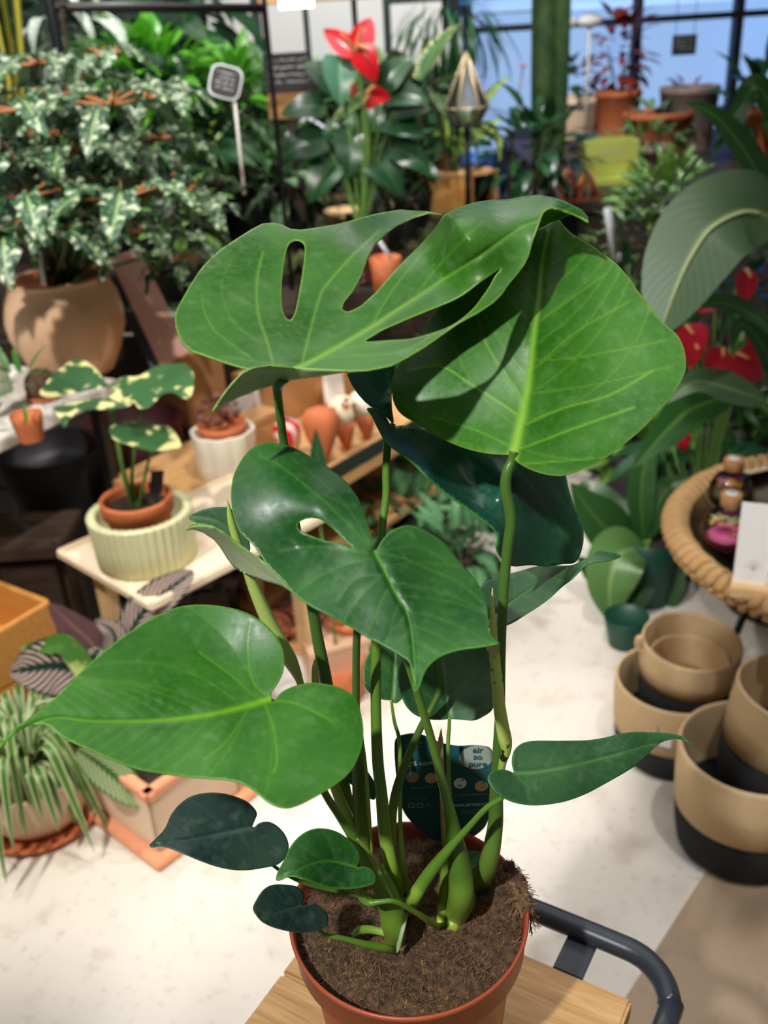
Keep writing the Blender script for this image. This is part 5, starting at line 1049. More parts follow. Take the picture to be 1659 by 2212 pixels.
    base = thing('plinth', 'plain kraft plinth beneath the pine crate', 'plinth', (b[0]-.01, b[1]+.085, 0), rz=an-.9); link('block', box_me('block', .22, .22, zc-.115, .003), 'darkwood', base); link('cap', box_me('cap', .225, .225, .004), 'crate', base, (0, 0, zc-.119)) if False else None
    r = 68*mpx(b); c = b+np.array((0, r*.85, 0)); H = hgt(c+np.array((0, -r, 0)), 952)
    t = thing('scalloped_pot', 'ivory scalloped ceramic pot on the pine crate', 'pot', tuple(c)); sc = lambda a, i: 1+(.07*abs(math.cos(a*4)) if i < 8 else .04*abs(math.cos(a*4)))
    link('pot', lathe_me('pot', [(r*.6, 0), (r*.84, 0), (r*.88, .004), (r*.9, H*.3), (r*.93, H*.6), (r*.97, H-.004), (r*.96, H), (r*.90, H), (r*.84, H-.008), (r*.7, .01), (.001, .01)], 96, sc), 'ivory', t)
    p = thing('potted_succulent', 'dusty pink succulent in an orange clay pot inside the scalloped pot', 'plant', (c[0], c[1], c[2]+.012)); link('pot', lathe_me('pot', [(r*.4, 0), (r*.62, 0), (r*.72, H-.02), (r*.76, H-.018), (r*.78, H+.004), (r*.70, H+.004), (r*.68, H-.01), (.001, H-.012)], 40), 'clay', p)
    rr = random.Random(4); lm = leaf_me('petal', 'ovate', .7, -.4, .3, 6, 3)
    for i in range(26):
        az = i*2.4; q = rr.uniform(0, .055); o = c+np.array((math.cos(az)*q, math.sin(az)*q, H+rr.uniform(.01, .075)))
        for j in range(6): put_leaf(p, lm, 'pinkleaf', orient(o, rot_dir(j*1.05+az, rr.uniform(.1, .9)), rr.uniform(.014, .022)))
    # sansevieria-like dark pointed leaf in front of the shelf
    t = thing('potted_hoya', 'plant with one dark pointed leaf standing before the terracotta spike', 'plant', tuple(G(690, 1240, .0))); Y = W(690, 1000, 1.95)[1]; bq = G(690, 1240, 0); t.location = (W(690, 1000, 1.95)[0], 1.95, 0); link('pot', pot_me(.07, .055, .12), 'clay', t)
    pixribbon('leaf', [(690, 1120, Y), (688, 1040, Y), (682, 925, Y+.01)], 52, 'dgreen', t, shape='ovate', facing=(.1, -1, .2))
    tube('stem', [(t.location[0], 1.95, .1), W(690, 1120, Y)], [.004, .003], 'stemgreen', t, seg=6, sm=1)
    # floor clutter beneath: terracotta trays, black leaved plant, paper bag, kraft box
    b = G(745, 1512, 0); k = thing('cardboard_box', 'beige cardboard box on the floor behind the middle stems', 'box', tuple(b), rz=.35); link('carton', box_me('carton', .15, .15, .15, .003), 'kraft2', k, (0, .075, 0)); link('lid', box_me('lid', .154, .154, .012), 'kraft2', k, (0, .075, .145))
    b = G(620, 1520, 0); k = thing('paper_bag', 'crumpled white paper bag on the floor left of the beige box', 'bag', tuple(b)); rnd = np.random.RandomState(5); vs, fs = [], []
    for i in range(7):
        for j in range(16):
            a = 2*math.pi*j/16; q = (.06, .066, .07, .066, .06, .052, .056)[i]*(1+rnd.uniform(-.12, .12)); vs.append((q*math.cos(a), q*.7*math.sin(a)+.06, i*.022))
    for i in range(6):
        for j in range(16): fs.append((i*16+j, i*16+(j+1) % 16, (i+1)*16+(j+1) % 16, (i+1)*16+j))
    fs.append(tuple(range(16))); link('bag', mesh('bag', vs, fs, False), 'paper', k)
    for i, (x, y, w) in enumerate(((560, 1360, 150), (640, 1330, 120), (490, 1330, 110), (760, 1330, 120))):
        b = G(x, y+30, .14); r = w/2*mpx(b); k = thing('clay_bowl', ['wide terracotta bowl on the low bench, middle', 'terracotta bowl right of the widest one on the low bench', 'terracotta bowl at the left end of the low bench', 'terracotta bowl at the right end of the low bench'][i], 'bowl', tuple(b), group='terracotta bowls on the low bench'); link('bowl', lathe_me('bowl', [(r*.5, 0), (r*.55, 0), (r*.9, .03), (r, .05), (r*.93, .05), (r*.8, .028), (.001, .012)], 40), 'clay', k)
        for j in range(5): tube('twig', [(b[0]+random.uniform(-r, r)*.5, b[1]+random.uniform(-r, r)*.4, b[2]+.02), (b[0]+random.uniform(-r, r), b[1]+random.uniform(-r, r)*.6, b[2]+.06), (b[0]+random.uniform(-r, r), b[1]+random.uniform(-r, r)*.6, b[2]+.09)], [.002]*3, 'bark', k, seg=5, sm=3)
    c0 = G(620, 1360, .14); bt = thing('low_bench', 'low pale wooden bench on the floor with the terracotta bowls', 'bench', (c0[0], c0[1]+.03, 0), rz=.1); link('top', box_me('top', .52, .24, .02, .002), 'pine', bt, (0, 0, .12))
    for sx in (-1, 1): link('leg', box_me('leg', .03, .2, .12), 'pine', bt, (sx*.22, 0, 0))
    c = W(705, 1330, 2.05); t = thing('potted_black_plant', 'plant with near-black leaves between the bowls and the beige box', 'plant', (c[0]+.02, 2.12, 0)); link('pot', pot_me(.06, .05, .10), 'darkpot', t); bush(t, (c[0], 2.1, .22), (.10, .07, .07), 24, 'blackleaf', 'ovate', .09, .45, seed=41, stems=4, base=(c[0]+.02, 2.12, .09))
    c = W(435, 1230, 1.95); t = thing('potted_black_plant', 'plant with near-black leaves right of the cream tray table', 'plant', (c[0]+.03, 2.06, 0)); link('pot', pot_me(.06, .05, .12), 'darkpot', t); bush(t, (c[0]+.03, 2.04, .36), (.06, .05, .10), 18, 'blackleaf', 'ovate', .08, .45, seed=42, stems=5, base=(c[0]+.03, 2.06, .11))
M['chalkg'] = plain('dark_green_rail', (34, 48, 40), .6); M['kraft2'] = plain('beige_card', (206, 172, 142), .8, (196, 160, 130), 5); M['pinkleaf'] = plain('dusty_pink_leaf', (150, 100, 92), .6, (110, 72, 66), 60)
def stripemat():
    mt, nt, b = nodes('red_white_glaze'); tc = N(nt, 'ShaderNodeTexCoord'); sp = N(nt, 'ShaderNodeSeparateXYZ'); nt.links.new(tc.outputs['Object'], sp.inputs[0]); w = MATH(nt, 'SINE', MATH(nt, 'MULTIPLY', sp.outputs[0], 190.0))
    nt.links.new(MIX(nt, RAMP(nt, w, -.1, .1), lin((236, 200, 196)), lin((206, 30, 44))), b.inputs['Base Color']); b.inputs['Roughness'].default_value = .15; return mt
M['redwhite'] = stripemat()
def leopard():
    mt, nt, b = nodes('leopard_glaze'); tc = N(nt, 'ShaderNodeTexCoord'); v = N(nt, 'ShaderNodeTexVoronoi'); v.inputs['Scale'].default_value = 42; nt.links.new(tc.outputs['Object'], v.inputs['Vector']); d = v.outputs['Distance']
    c = MIX(nt, MATH(nt, 'SUBTRACT', 1.0, RAMP(nt, d, .36, .42)), lin((232, 214, 184)), lin((44, 32, 26))); c = MIX(nt, MATH(nt, 'SUBTRACT', 1.0, RAMP(nt, d, .20, .26)), c, lin((206, 110, 50)))
    nt.links.new(c, b.inputs['Base Color']); b.inputs['Roughness'].default_value = .18; return mt
M['leopard'] = leopard()
centre_left()
# ------------------------------------------------------------------ middle back: moss, terrarium, bowl, anthuriums, crate, sign
def middle_back():
    b = G(748, 480, .70)+np.array((0, .05, 0)); r = 48*mpx(b); t = thing('wooden_bowl', 'round pale wooden bowl on the middle bench', 'bowl', tuple(b)); H = hgt(b, 452); link('bowl', lathe_me('bowl', [(r*.6, 0), (r*.8, 0), (r, H*.6), (r*.98, H), (r*.9, H), (r*.8, H*.8), (.001, H*.75)], 40), 'beech', t)
    # glass terrarium with moss
    c = G(668, 470, .70); s = mpx(c); w, d, h = 175*s, .34, 200*s
    t = thing('glass_terrarium', 'house-shaped glass terrarium with steel edges on the middle bench', 'terrarium', (c[0], c[1]+.2, .70), rz=.15)
    for sx in (-1, 1): link('glass_side', box_me('glass_side', .004, d, h*.7), 'glass', t, (sx*w/2, 0, 0))
    for sy in (-1, 1): link('glass_side', box_me('glass_side', w, .004, h*.7), 'glass', t, (0, sy*d/2, 0))
    for sx in (-1, 1): 
        o = link('glass_roof', box_me('glass_roof', w*.62, d, .004), 'glass', t, (sx*w*.25, 0, h*.84)); o.rotation_euler = (0, sx*.62, 0)
        for sy in (-1, 1):
            link('edge', tube_me('edge', [(sx*w/2, sy*d/2, 0), (sx*w/2, sy*d/2, h*.7), (0, sy*d/2, h)], [.006]*3, seg=6, sm=1), 'acrylic', t)
            
        link('edge', tube_me('edge', [(sx*w/2, -d/2, h*.7), (sx*w/2, d/2, h*.7)], [.006]*2, seg=6, sm=1), 'acrylic', t)
    rnd = np.random.RandomState(8); g = 22; vs = [((i/g-.5)*(w-.02), (j/g-.5)*(d-.02), .05+.05*math.sin(i*.6)*math.cos(j*.5)+rnd.uniform(-.008, .008)) for i in range(g+1) for j in range(g+1)]; fs = [(i*(g+1)+j, (i+1)*(g+1)+j, (i+1)*(g+1)+j+1, i*(g+1)+j+1) for i in range(g) for j in range(g)]
    tag(link('moss', mesh('moss', vs, fs), 'moss', t), None, None, kind='stuff')
    def moss_tray(lab, px, py, wpx, hpx, seed):
        b = G(px, py, .70); s = mpx(b); w = wpx*s; d = .30; t = thing('moss_tray', lab, 'moss tray', (b[0], b[1]+.15, .70)); link('tray', box_me('tray', w, d, .03, .002), 'darkwood', t); rnd = np.random.RandomState(seed); g = 24
        vs = [((i/g-.5)*w, (j/g-.5)*d, .03+max(0, .035*math.sin(i*.9+seed)*math.cos(j*.7)+rnd.uniform(-.004, .018))) for i in range(g+1) for j in range(g+1)]; tag(link('moss', mesh('moss', vs, [(i*(g+1)+j, (i+1)*(g+1)+j, (i+1)*(g+1)+j+1, i*(g+1)+j+1) for i in range(g) for j in range(g)]), 'moss', t), None, None, kind='stuff')
    moss_tray('wooden tray of moss at the left of the middle bench', 690, 610, 190, 0, 2); moss_tray('wooden tray of moss at the right of the middle bench', 880, 560, 170, 0, 5)
    b = G(838, 655, .70); t = thing('clay_pot', 'orange clay pot with a white tag seen through the split of the upper monstera leaf', 'pot', tuple(b+np.array((0, .03, 0)))); link('pot', pot_me(34*mpx(b), 26*mpx(b), hgt(b, 560)), 'clay', t); fibre_soil('soil', 24*mpx(b), hgt(b, 590), t)
    b2 = thing('plant_tag', 'white plastic tag in the orange clay pot on the middle bench', 'plant tag', tuple(W(856, 570, b[1]+.03))); attach(link('strip', tube_me('strip', [W(856, 575, b[1]+.03), W(815, 515, b[1]+.03)], [.006, .006], seg=4, sm=1, flat=.2), 'acrylic'), b2)
    # wooden riser with a spider plant
    b = G(985, 455, .70); s = mpx(b); an = .28; w = 165*s; H = hgt(b, 375)
    t = thing('wooden_riser', 'honey-coloured wooden box riser under the striped spider plant', 'riser', (b[0], b[1]+.12, .70), rz=an)
    link('riser_top', box_me('riser_top', w, .26, .018, .002), 'pine', t, (0, 0, H-.018)); 
    for x in (-w/2+.012, w*.12, w/2-.012): link('riser_side', box_me('riser_side', .018, .25, H-.018), 'crate', t, (x, 0, 0))
    link('riser_back', box_me('riser_back', w, .015, H-.02), 'crate', t, (0, .11, 0)); link('riser_front', box_me('riser_front', w*.6, .015, H-.02), 'oak2', t, (-w*.2, -.12, 0))
    c = np.array((b[0]-.02, b[1]+.12, .70+H)); t = thing('potted_spider_plant', 'yellow-green spider plant in a small brown pot on the wooden riser', 'plant', tuple(c)); link('pot', pot_me(.055, .045, .07), 'gold', t)
    r = random.Random(6); 
    for q in ([(985, 330), (1010, 270), (1060, 200), (1105, 162)], [(985, 330), (965, 260), (950, 215), (940, 190)], [(985, 330), (1000, 250), (995, 200), (985, 180)], [(990, 335), (1040, 280), (1075, 300), (1080, 350)], [(980, 335), (940, 290), (915, 300), (905, 340)], [(985, 335), (1020, 290), (1050, 270), (1085, 260)]): pixribbon('leaf', [(x, y, c[1]) for x, y in q], 24, 'lime', t, shape='strap', facing=(.2, -1, .3), nc=2, sm=5)
    for i in range(26):
        az = i*2.4; d = np.array(rot_dir(az, r.uniform(.4, 1.3))); L = r.uniform(.12, .26); q = c+np.array((0, 0, .06)); ribbon('leaf', [q, q+d*L*.6, q+d*L+np.array((d[0]*.05, d[1]*.05, -L*.3))], .02, 'lime' if i % 2 else 'green', t, 'strap', (0, -.5, .8), nc=2, sm=4)
    # chalkboard sign on its wooden foot
    c = W(632, 255, 3.75); s = mpx(c); t = thing('chalk_sign', 'black chalkboard with white writing in a wooden stand in front of the white panels', 'sign', (c[0], c[1], .70)); z0 = c[2]
    link('board', box_me('board', 104*s, .012, 78*s, .002), 'chalk', t, (0, 0, z0-.70+50*s)); link('stand', box_me('stand', 108*s, .07, 50*s, .003), 'crate', t, (.01, 0, z0-.70)); link('post', box_me('post', .035, .035, z0-.70), 'darkwood', t, (0, 0, 0)); link('foot', box_me('foot', .2, .14, .015), 'darkwood', t)
    squig(t, face_mat((c[0], c[1]-.007, z0+90*s), (0, -1, 0)), 86*s, 56*s, 4, .001)
    # red anthurium
    def spathe(t, px, py, Y, L, ang, mk, lean=.2, wr=.8):
        c = W(px, py, Y); d = math.cos(ang)*RT*1+math.sin(ang)*UP; me = leaf_me('spathe', 'ovate', wr, .35, .25, 10, 5); put_leaf(t, me, mk, orient(c, d, L, up=(0.1, -1, .25)), 'spathe')
        sp = link('spadix', tube_me('spadix', [c+np.array((0, -.005, 0)), c+d*L*.2+np.array((0, -.03, .02)), c+d*L*.4+np.array((0, -.045, .03))], [.006, .006, .002], seg=8, sm=2), 'cork'); attach(sp, t); return c
    Y = 3.35; c = W(770, 330, Y); t = thing('anthurium', 'tall red flowering anthurium in the centre of the back bench', 'plant', (c[0], Y, .70)); link('pot', pot_me(.09, .07, .15), 'maroon', t); base = np.array((c[0], Y, .84))
    for q in ((772, 122, .165, 2.42, .9, .42), (768, 120, .16, 1.22, .9, .5), (772, 100, .12, -1.0, .9, .72), (790, 205, .085, -.0, .9, .7), (758, 208, .05, 1.2, 1, .6), (785, 230, .06, .5, 1, .6)):
        a = spathe(t, q[0], q[1], Y, q[2], q[3], 'red', wr=q[5]); tube('flower_stalk', [base, (base+a)/2+np.array((.02, 0, .05)), a], [.004]*3, 'stemgreen', t, seg=6, sm=4)
    me = leaf_me('blade', 'heart', .72, .5, .2, 10, 4)
    for (px, py, L, an_) in ((735, 120, .16, -1.55), (740, 195, .16, 2.2), (700, 230, .15, 3.0), (835, 205, .15, .25), (828, 262, .15, .0), (850, 320, .15, -.3), (700, 300, .18, 3.3), (800, 330, .18, -.8), (760, 280, .16, -1.6), (850, 240, .13, .5), (820, 190, .15, 1.1), (720, 350, .16, -2.2)):
        p = W(px, py, Y+.05); d = math.cos(an_)*RT+math.sin(an_)*UP*.8+np.array((0, -.35, 0)); put_leaf(t, me, 'dgreen' if py > 150 else 'grey2', orient(p, d, L, up=(0, -.8, .8))); tube('stem', [base, (base+p)/2+np.array((0, 0, .03)), p], [.005, .004, .003], 'stemgreen', t, seg=6, sm=3)
    def s(name, lab, cx_, cy_, Y, rad, n, mat, shape, L, wr, seed, zb=.70, pm='darkpot', **k):
        c = W(cx_, cy_, Y); t = thing(name, lab, 'plant', (c[0], c[1], zb)); link('pot', pot_me(.09, .07, .14), pm, t); fibre_soil('soil', .076, .12, t); bush(t, c, rad, n, mat, shape, L, wr, seed=seed, stems=6, base=(c[0], c[1], zb+.12), **k); return t
    s('potted_philodendron', 'dark glossy broad-leaved plant right of the red anthurium', 890, 270, 4.75, (.24, .12, .22), 50, 'dgreen', 'ovate', .22, .45, 51, droop=.7)
    s('potted_philodendron', 'broad plant with cream-edged leaves left of the hanging glass lantern', 880, 195, 4.2, (.22, .15, .05), 16, 'monv', 'ovate', .26, .4, 52, droop=.3, up=-.1)
    s('potted_ivy', 'low dark ivy under the red anthurium', 790, 350, 3.75, (.32, .15, .12), 80, 'dgreen', 'heart', .11, .7, 53)
    s('potted_dracaena', 'green strappy plant between bronze pot and terrarium', 605, 380, 3.75, (.16, .14, .15), 50, 'grey', 'lance', .18, .25, 54)
    s('potted_grass', 'dry wispy grass left of the wooden riser', 850, 430, 3.7, (.12, .1, .1), 60, 'palegrass', 'strap', .22, .03, 55, up=1.2)
    s('potted_ficus', 'dark shrub at the foot of the euphorbia', 1150, 330, 4.0, (.22, .2, .2), 70, 'dgreen', 'ovate', .14, .42, 56)
    s('potted_fern', 'hanging dark green feathery fern above the glass lantern', 965, 60, 4.6, (.26, .18, .17), 130, 'dgreen', 'lance', .2, .07, 57, up=-1.0, zb=.70)
    # euphorbia column
    c = W(1180, 300, 4.35); c[2] = .70; t = thing('euphorbia', 'tall ribbed green euphorbia column left of the shop windows', 'cactus', tuple(c)); link('pot', pot_me(.11, .09, .16), 'greyclay', t); H = 1.2
    prof = [(.01, .12), (.06, .14), (.078, .3), (.084, .7), (.082, 1.1), (.07, 1.45), (.01, 1.5)]; link('column', lathe_me('column', [(r, z) for r, z in catmull(prof, 4)], 48, lambda a, i: .55+.5*abs(math.cos(a*1.5))**1.6), 'euph', t)
    # geometric lantern
    c = W(1008, 232, 3.9); s_ = mpx(c); r0_, h = 48*s_, 108*s_; t = thing('glass_lantern', 'geometric glass lantern with brass edges behind the spider plant', 'lantern', (c[0], c[1], c[2]-.0)); n = 6
    for i in range(n):
        a = 2*math.pi*i/n; a2 = 2*math.pi*(i+1)/n; p = (r0_*math.cos(a), r0_*math.sin(a), 0); q = (r0_*math.cos(a2), r0_*math.sin(a2), 0); lo = (p[0]*.6, p[1]*.6, -h*.3); lo2 = (q[0]*.6, q[1]*.6, -h*.3)
        link('glass_facet', mesh('glass_facet', [p, q, (0, 0, h)], [(0, 1, 2)], False), 'glassh', t); link('glass_facet', mesh('glass_facet', [p, q, lo2, lo], [(0, 3, 2, 1)], False), 'glass', t)
        link('edge', tube_me('edge', [(0, 0, h), p, lo], [.004]*3, seg=6, sm=1), 'brass', t); link('edge', tube_me('edge', [p, q], [.004]*2, seg=6, sm=1), 'brass', t)
    st = thing('lantern_stand', 'thin dark stand under the glass lantern', 'stand', (c[0], c[1], .70)); zz = c[2]-h*.3-.70; link('post', tube_me('post', [(0, 0, 0), (0, 0, zz-.012)], [.012, .012], seg=8, sm=1), 'black', st); link('plate', lathe_me('plate', [(.001, 0), (.05, 0), (.05, .008), (.001, .008)], 24), 'black', st, (0, 0, zz-.012)); link('foot', lathe_me('foot', [(.001, 0), (.09, 0), (.09, .012), (.001, .012)], 24), 'black', st)
    # orange flower on a thin cane
    b = G(1095, 480, .70); t = thing('orange_flower', 'small orange flower on a tall thin cane', 'flower', tuple(b)); top = W(1130, 145, b[1]); tube('cane', [b, W(1110, 280, b[1]), top], [.004, .004, .003], 'crate', t, seg=6, sm=2)
    for i in range(7): put_leaf(t, leaf_me('petal', 'ovate', .6, .3, .2, 6, 3), 'orangeflower', orient(top, rot_dir(i*.9, .5), .035), 'petal')
M['glassh'] = glassy('lantern_glass', (.86, .9, .95), .9, .25); M['palegrass'] = bladed('dry_grass', (150, 150, 110), None, 'plain', None, .7); M['grey2'] = bladed('blue_green_leaf', (90, 150, 118), None, 'plain', (130, 180, 140), .3); M['euph'] = plain('euphorbia_skin', (40, 70, 36), .6, (66, 92, 46), 18, .1); M['brass'] = plain('brass', (206, 188, 150), .35, metal=.7); M['orangeflower'] = plain('orange_petal', (226, 92, 40), .6)
middle_back()
def back_wall_things():
    Y = 5.6
    for i, (x0, x1, y0, y1, lab) in enumerate(((462, 556, 32, 165, 'white wall panel left of the rack post'), (572, 662, 18, 132, 'white wall panel between rack post and red flower'), (674, 832, 22, 130, 'white wall panel behind the red flower'), (850, 962, 40, 170, 'white wall panel right of the red flower'))):
        a, b = W(x0, y1, Y), W(x1, y1, Y); h = W(x0, y0, Y)[2]-a[2]; t = thing('wall_panel', lab, 'panel', ((a[0]+b[0])/2, Y+.03*i*0, min(a[2], b[2])-.02), group=None); link('panel', box_me('panel', b[0]-a[0], .03, h+.1, .003), 'whitepanel', t); link('panel_rim', box_me('panel_rim', b[0]-a[0]+.02, .015, h+.12, .002), 'black', t, (0, .025, -.01))
        for k in (-1, 1): link('panel_leg', box_me('panel_leg', .025, .025, min(a[2], b[2])-.02), 'black', t, (k*(b[0]-a[0])/2*.96, .02, -(min(a[2], b[2])-.02)))
    a, b = W(560, 10, 4.9), W(968, 4, 4.9); t = thing('wooden_shelf', 'long honey-coloured shelf board along the top edge above the white panels', 'shelf', ((a[0]+b[0])/2, 4.95, a[2])); link('board', box_me('board', b[0]-a[0], .22, .03, .002), 'pine', t)
    for k in (-1, 0, 1): link('shelf_post', box_me('shelf_post', .025, .025, a[2]-.7+.0), 'black', t, (k*(b[0]-a[0])/2*.97, .0, -(a[2]-.7)))
    lm = bpy.data.lights.new('shelf_lamp', 'AREA'); t2 = thing('strip_lamp', 'short white lit strip lamp at the top edge above the chalkboard', 'lamp', tuple(W(640, 8, 4.6))); link('lamp_tube', tube_me('lamp_tube', [(-.07, 0, 0), (.07, 0, 0)], [.016, .016], seg=10, sm=1), 'glow', t2); link('lamp_cord', tube_me('lamp_cord', [(0, 0, .016), (0, 0, 3.08-W(640, 8, 4.6)[2])], [.003, .003], seg=6, sm=1), 'black', t2)
    bpy.data.lights.remove(lm)
M['whitepanel'] = plain('white_laminate', (232, 232, 230), .45)
def glow():
    mt, nt, b = nodes('lamp_glow'); b.inputs['Emission Color'].default_value = (1, .97, .92, 1); b.inputs['Emission Strength'].default_value = 9; return mt
M['glow'] = glow(); back_wall_things()
# ------------------------------------------------------------------ right back: pots on the window bench
def right_back():
    t, c, r = potted('potted_plant', 'plant in a big cream pot held by a thin black frame before the windows', 'plant', 1247, 308, .80, 112, 84, 207, 'creampot', soil=False)
    b = np.array(t.location); R = r; s_ = mpx(b)
    for a in (0.3, 1.87, 3.44, 5.0): link('frame_leg', tube_me('frame_leg', [(R*.95*math.cos(a), R*.95*math.sin(a), 0), (R*1.08*math.cos(a), R*1.08*math.sin(a), .2)], [.006, .006], seg=6, sm=1), 'black', t)
    link('frame_ring', tube_me('frame_ring', [(R*1.08*math.cos(a), R*1.08*math.sin(a), .2) for a in np.linspace(0, 2*math.pi, 33)], [.006]*33, seg=6, sm=1), 'black', t)
    bush(t, c+np.array((-.05, 0, .12)), (.14, .12, .12), 30, 'dgreen', 'ovate', .12, .45, seed=61)
    def s(name, lab, cx_, cy_, Y, rad, n, mat, shape, L, wr, seed, pm, rp=.12, hp=.22, zb=.80, **k):
        c = W(cx_, cy_, Y); t = thing(name, lab, 'plant', (c[0], c[1], zb)); link('pot', pot_me(rp, rp*.8, hp, lip=.004, liph=.03), pm, t); fibre_soil('soil', rp*.85, hp*.86, t); bush(t, c, rad, n, mat, shape, L, wr, seed=seed, stems=6, base=(c[0], c[1], zb+hp*.86), **k); return t
    s('potted_maple', 'copper red leaved plant in front of the window, upper right', 1340, 120, 5.85, (.17, .14, .30), 60, 'redleaf', 'lance', .13, .4, 62, 'clay', .13, .26)
    s('potted_shrub', 'small copper-leaved plant before the windows, right of the chalk sign', 1490, 205, 5.3, (.12, .1, .08), 26, 'redleaf', 'lance', .08, .4, 63, 'greyclay', .15, .30)
    s('potted_shrub', 'low grey plant in a wide clay pot at the right end of the window bench', 1420, 260, 5.2, (.2, .12, .08), 40, 'grey', 'ovate', .09, .5, 64, 'clay', .17, .2)
    s('potted_shrub', 'dark plant at the far right before the windows', 1640, 230, 4.9, (.16, .14, .22), 50, 'dgreen', 'lance', .2, .3, 65, 'clay', .12, .22)
    s('potted_shrub', 'yellowish low plant beneath the grey one on the window bench', 1400, 300, 4.6, (.25, .1, .06), 50, 'limev', 'ovate', .07, .5, 66, 'greyclay', .1, .12)
    # hanging chalk sign
    c = W(1478, 97, 5.6); s_ = mpx(c); t = thing('hanging_sign', 'small black hanging sign with white writing in front of the window', 'sign', tuple(c+np.array((0, 0, 20*s_)))); link('board', box_me('board', 52*s_, .01, 40*s_, .001), 'chalk', t, (0, 0, -40*s_)); squig(t, face_mat(tuple(c+np.array((0, -.006, 0))), (0, -1, 0)), 42*s_, 28*s_, 3, .001)
    for k in (-1, 1): link('cord', tube_me('cord', [(k*20*s_, 0, 0), (k*20*s_, 0, 3.05-c[2]-20*s_)], [.002, .002], seg=5, sm=1), 'black', t)
    # two oval white labels on sticks
    for x, y, lab in ((1222, 50, 'oval white plant label on a stick, the left one'), (1274, 46, 'oval white plant label on a stick, the right one')):
        c = W(x, y, 5.1); s_ = mpx(c); t = thing('plant_tag', lab, 'plant tag', (c[0], c[1], .80)); o = link('label_disc', lathe_me('label_disc', [(.001, 0), (26*s_, 0), (26*s_, .006), (.001, .006)], 28), 'greylabel', t, (0, 0, c[2]-.80)); o.rotation_euler = (math.pi/2-.25, 0, 0); o.scale = (1, .5, 1); link('stick', tube_me('stick', [(0, 0, 0), (0, .002, c[2]-.80)], [.007, .007], seg=6, sm=1), 'greylabel', t)
    # lime display crate
    b = G(1322, 402, .80); s_ = mpx(b); H = hgt(b, 306); w = 108*s_; t = thing('display_box', 'lime green open-fronted display box with pale lettering on the window bench', 'display box', (b[0], b[1]+.1, .80)); link('header', box_me('header', w, .012, H*.5, .002), 'limebox', t, (0, -.08, H*.5))
    for k in (-1, 1): link('side', box_me('side', .012, .17, H, .002), 'limebox', t, (k*w/2, 0, 0))
    link('back', box_me('back', w, .01, H), 'limebox', t, (0, .08, 0)); link('floor_board', box_me('floor_board', w, .16, .01), 'limebox', t)
    squig(t, face_mat((b[0], b[1]+.012, .80+H*.76), (0, -1, 0)), w*.5, H*.16, 2, .001, 'lettering'); rr = random.Random(3)
    for i in range(8):
        o = link('bulb', lathe_me('bulb', [(.001, 0), (.016, .006), (.02, .02), (.01, .036), (.002, .048)], 12), 'greyclay', None, (b[0]-w*.35+w*.1*i, b[1]+.06, .67)); tag(o, 'small brown bulb lying in the lime green display box', 'bulb', group='bulbs in the lime display box')
    # wooden hexagon frames
    for i, (x, y) in enumerate(((1232, 440), (1272, 438))):
        b = G(x, y, .80); s_ = mpx(b); H = hgt(b, 372); t = thing('wooden_trestle', ['copper-toned wooden A-shaped holder, the left one', 'copper-toned wooden A-shaped holder, the right one'][i], 'holder', (b[0], b[1]-.0, .80)); q = 24*s_
        for k in (-1, 1): link('leg', tube_me('leg', [(k*q, 0, 0), (0, 0, H)], [.008, .008], seg=4, sm=1), 'copperwood', t); link('leg', tube_me('leg', [(k*q, .08, 0), (0, .08, H)], [.008, .008], seg=4, sm=1), 'copperwood', t)
        link('crossbar', tube_me('crossbar', [(-q, .0, .012), (q, 0, .012)], [.007, .007], seg=4, sm=1), 'copperwood', t); link('crossbar', tube_me('crossbar', [(0, 0, H-.01), (0, .08, H-.01)], [.007, .007], seg=4, sm=1), 'copperwood', t)
        fl_ = link('glass_vial', lathe_me('glass_vial', [(.001, .02), (.018, .025), (.026, .05), (.016, .08), (.010, .10)], 16), 'glass', t)
    for k, (x0, y0, x1, y1, Y, lab) in enumerate(((1192, 350, 1212, 440, 4.0, 'clear acrylic tag left of the copper wooden holders'), (1312, 448, 1328, 560, 3.0, 'pale acrylic tag standing in the variegated bush'))):
        b2 = thing('plant_tag', lab, 'plant tag', tuple(W(x1, y1, Y))); attach(link('strip', tube_me('strip', [W(x0, y0, Y), W(x1, y1, Y)], [.014 if k else .012, .01], seg=4, sm=1, flat=.15), 'acrylic'), b2)
    def f(name, lab, cx_, cy_, Y, rad, n, mat, shape, L, wr, seed, zb=0.0, hp=.3, pm='darkpot', mats=None, **k):
        c = W(cx_, cy_, Y); t = thing(name, lab, 'plant', (c[0], c[1], zb)); link('pot', pot_me(.11, .09, hp), pm, t); fibre_soil('soil', .095, hp*.86, t); bush(t, c, rad, n, mat, shape, L, wr, seed=seed, stems=7, base=(c[0], c[1], zb+hp*.86), **k); return t
    f('variegated_bush', 'pale variegated pittosporum bush behind the big leaf at the right', 1440, 420, 3.1, (.17, .15, .12), 120, 'limev', 'ovate', .075, .4, 71, up=.7)
    f('dense_bush', 'dense dark bush below the pale variegated one', 1400, 540, 3.15, (.24, .2, .2), 150, 'limevd', 'ovate', .07, .45, 72)
    f('potted_shrub', 'dark bush at the right edge behind the tall red flowers', 1600, 620, 3.1, (.25, .2, .25), 110, 'dgreen', 'lance', .16, .3, 73)
    f('potted_shrub', 'loose green bush behind the pink-red flowers', 1540, 860, 2.9, (.28, .2, .16), 110, 'green', 'lance', .16, .22, 74, up=.5)
    f('potted_shrub', 'dark leafy bush seen just right of the broad upright leaf', 1330, 690, 3.2, (.2, .2, .2), 80, 'dgreen', 'ovate', .13, .4, 75)
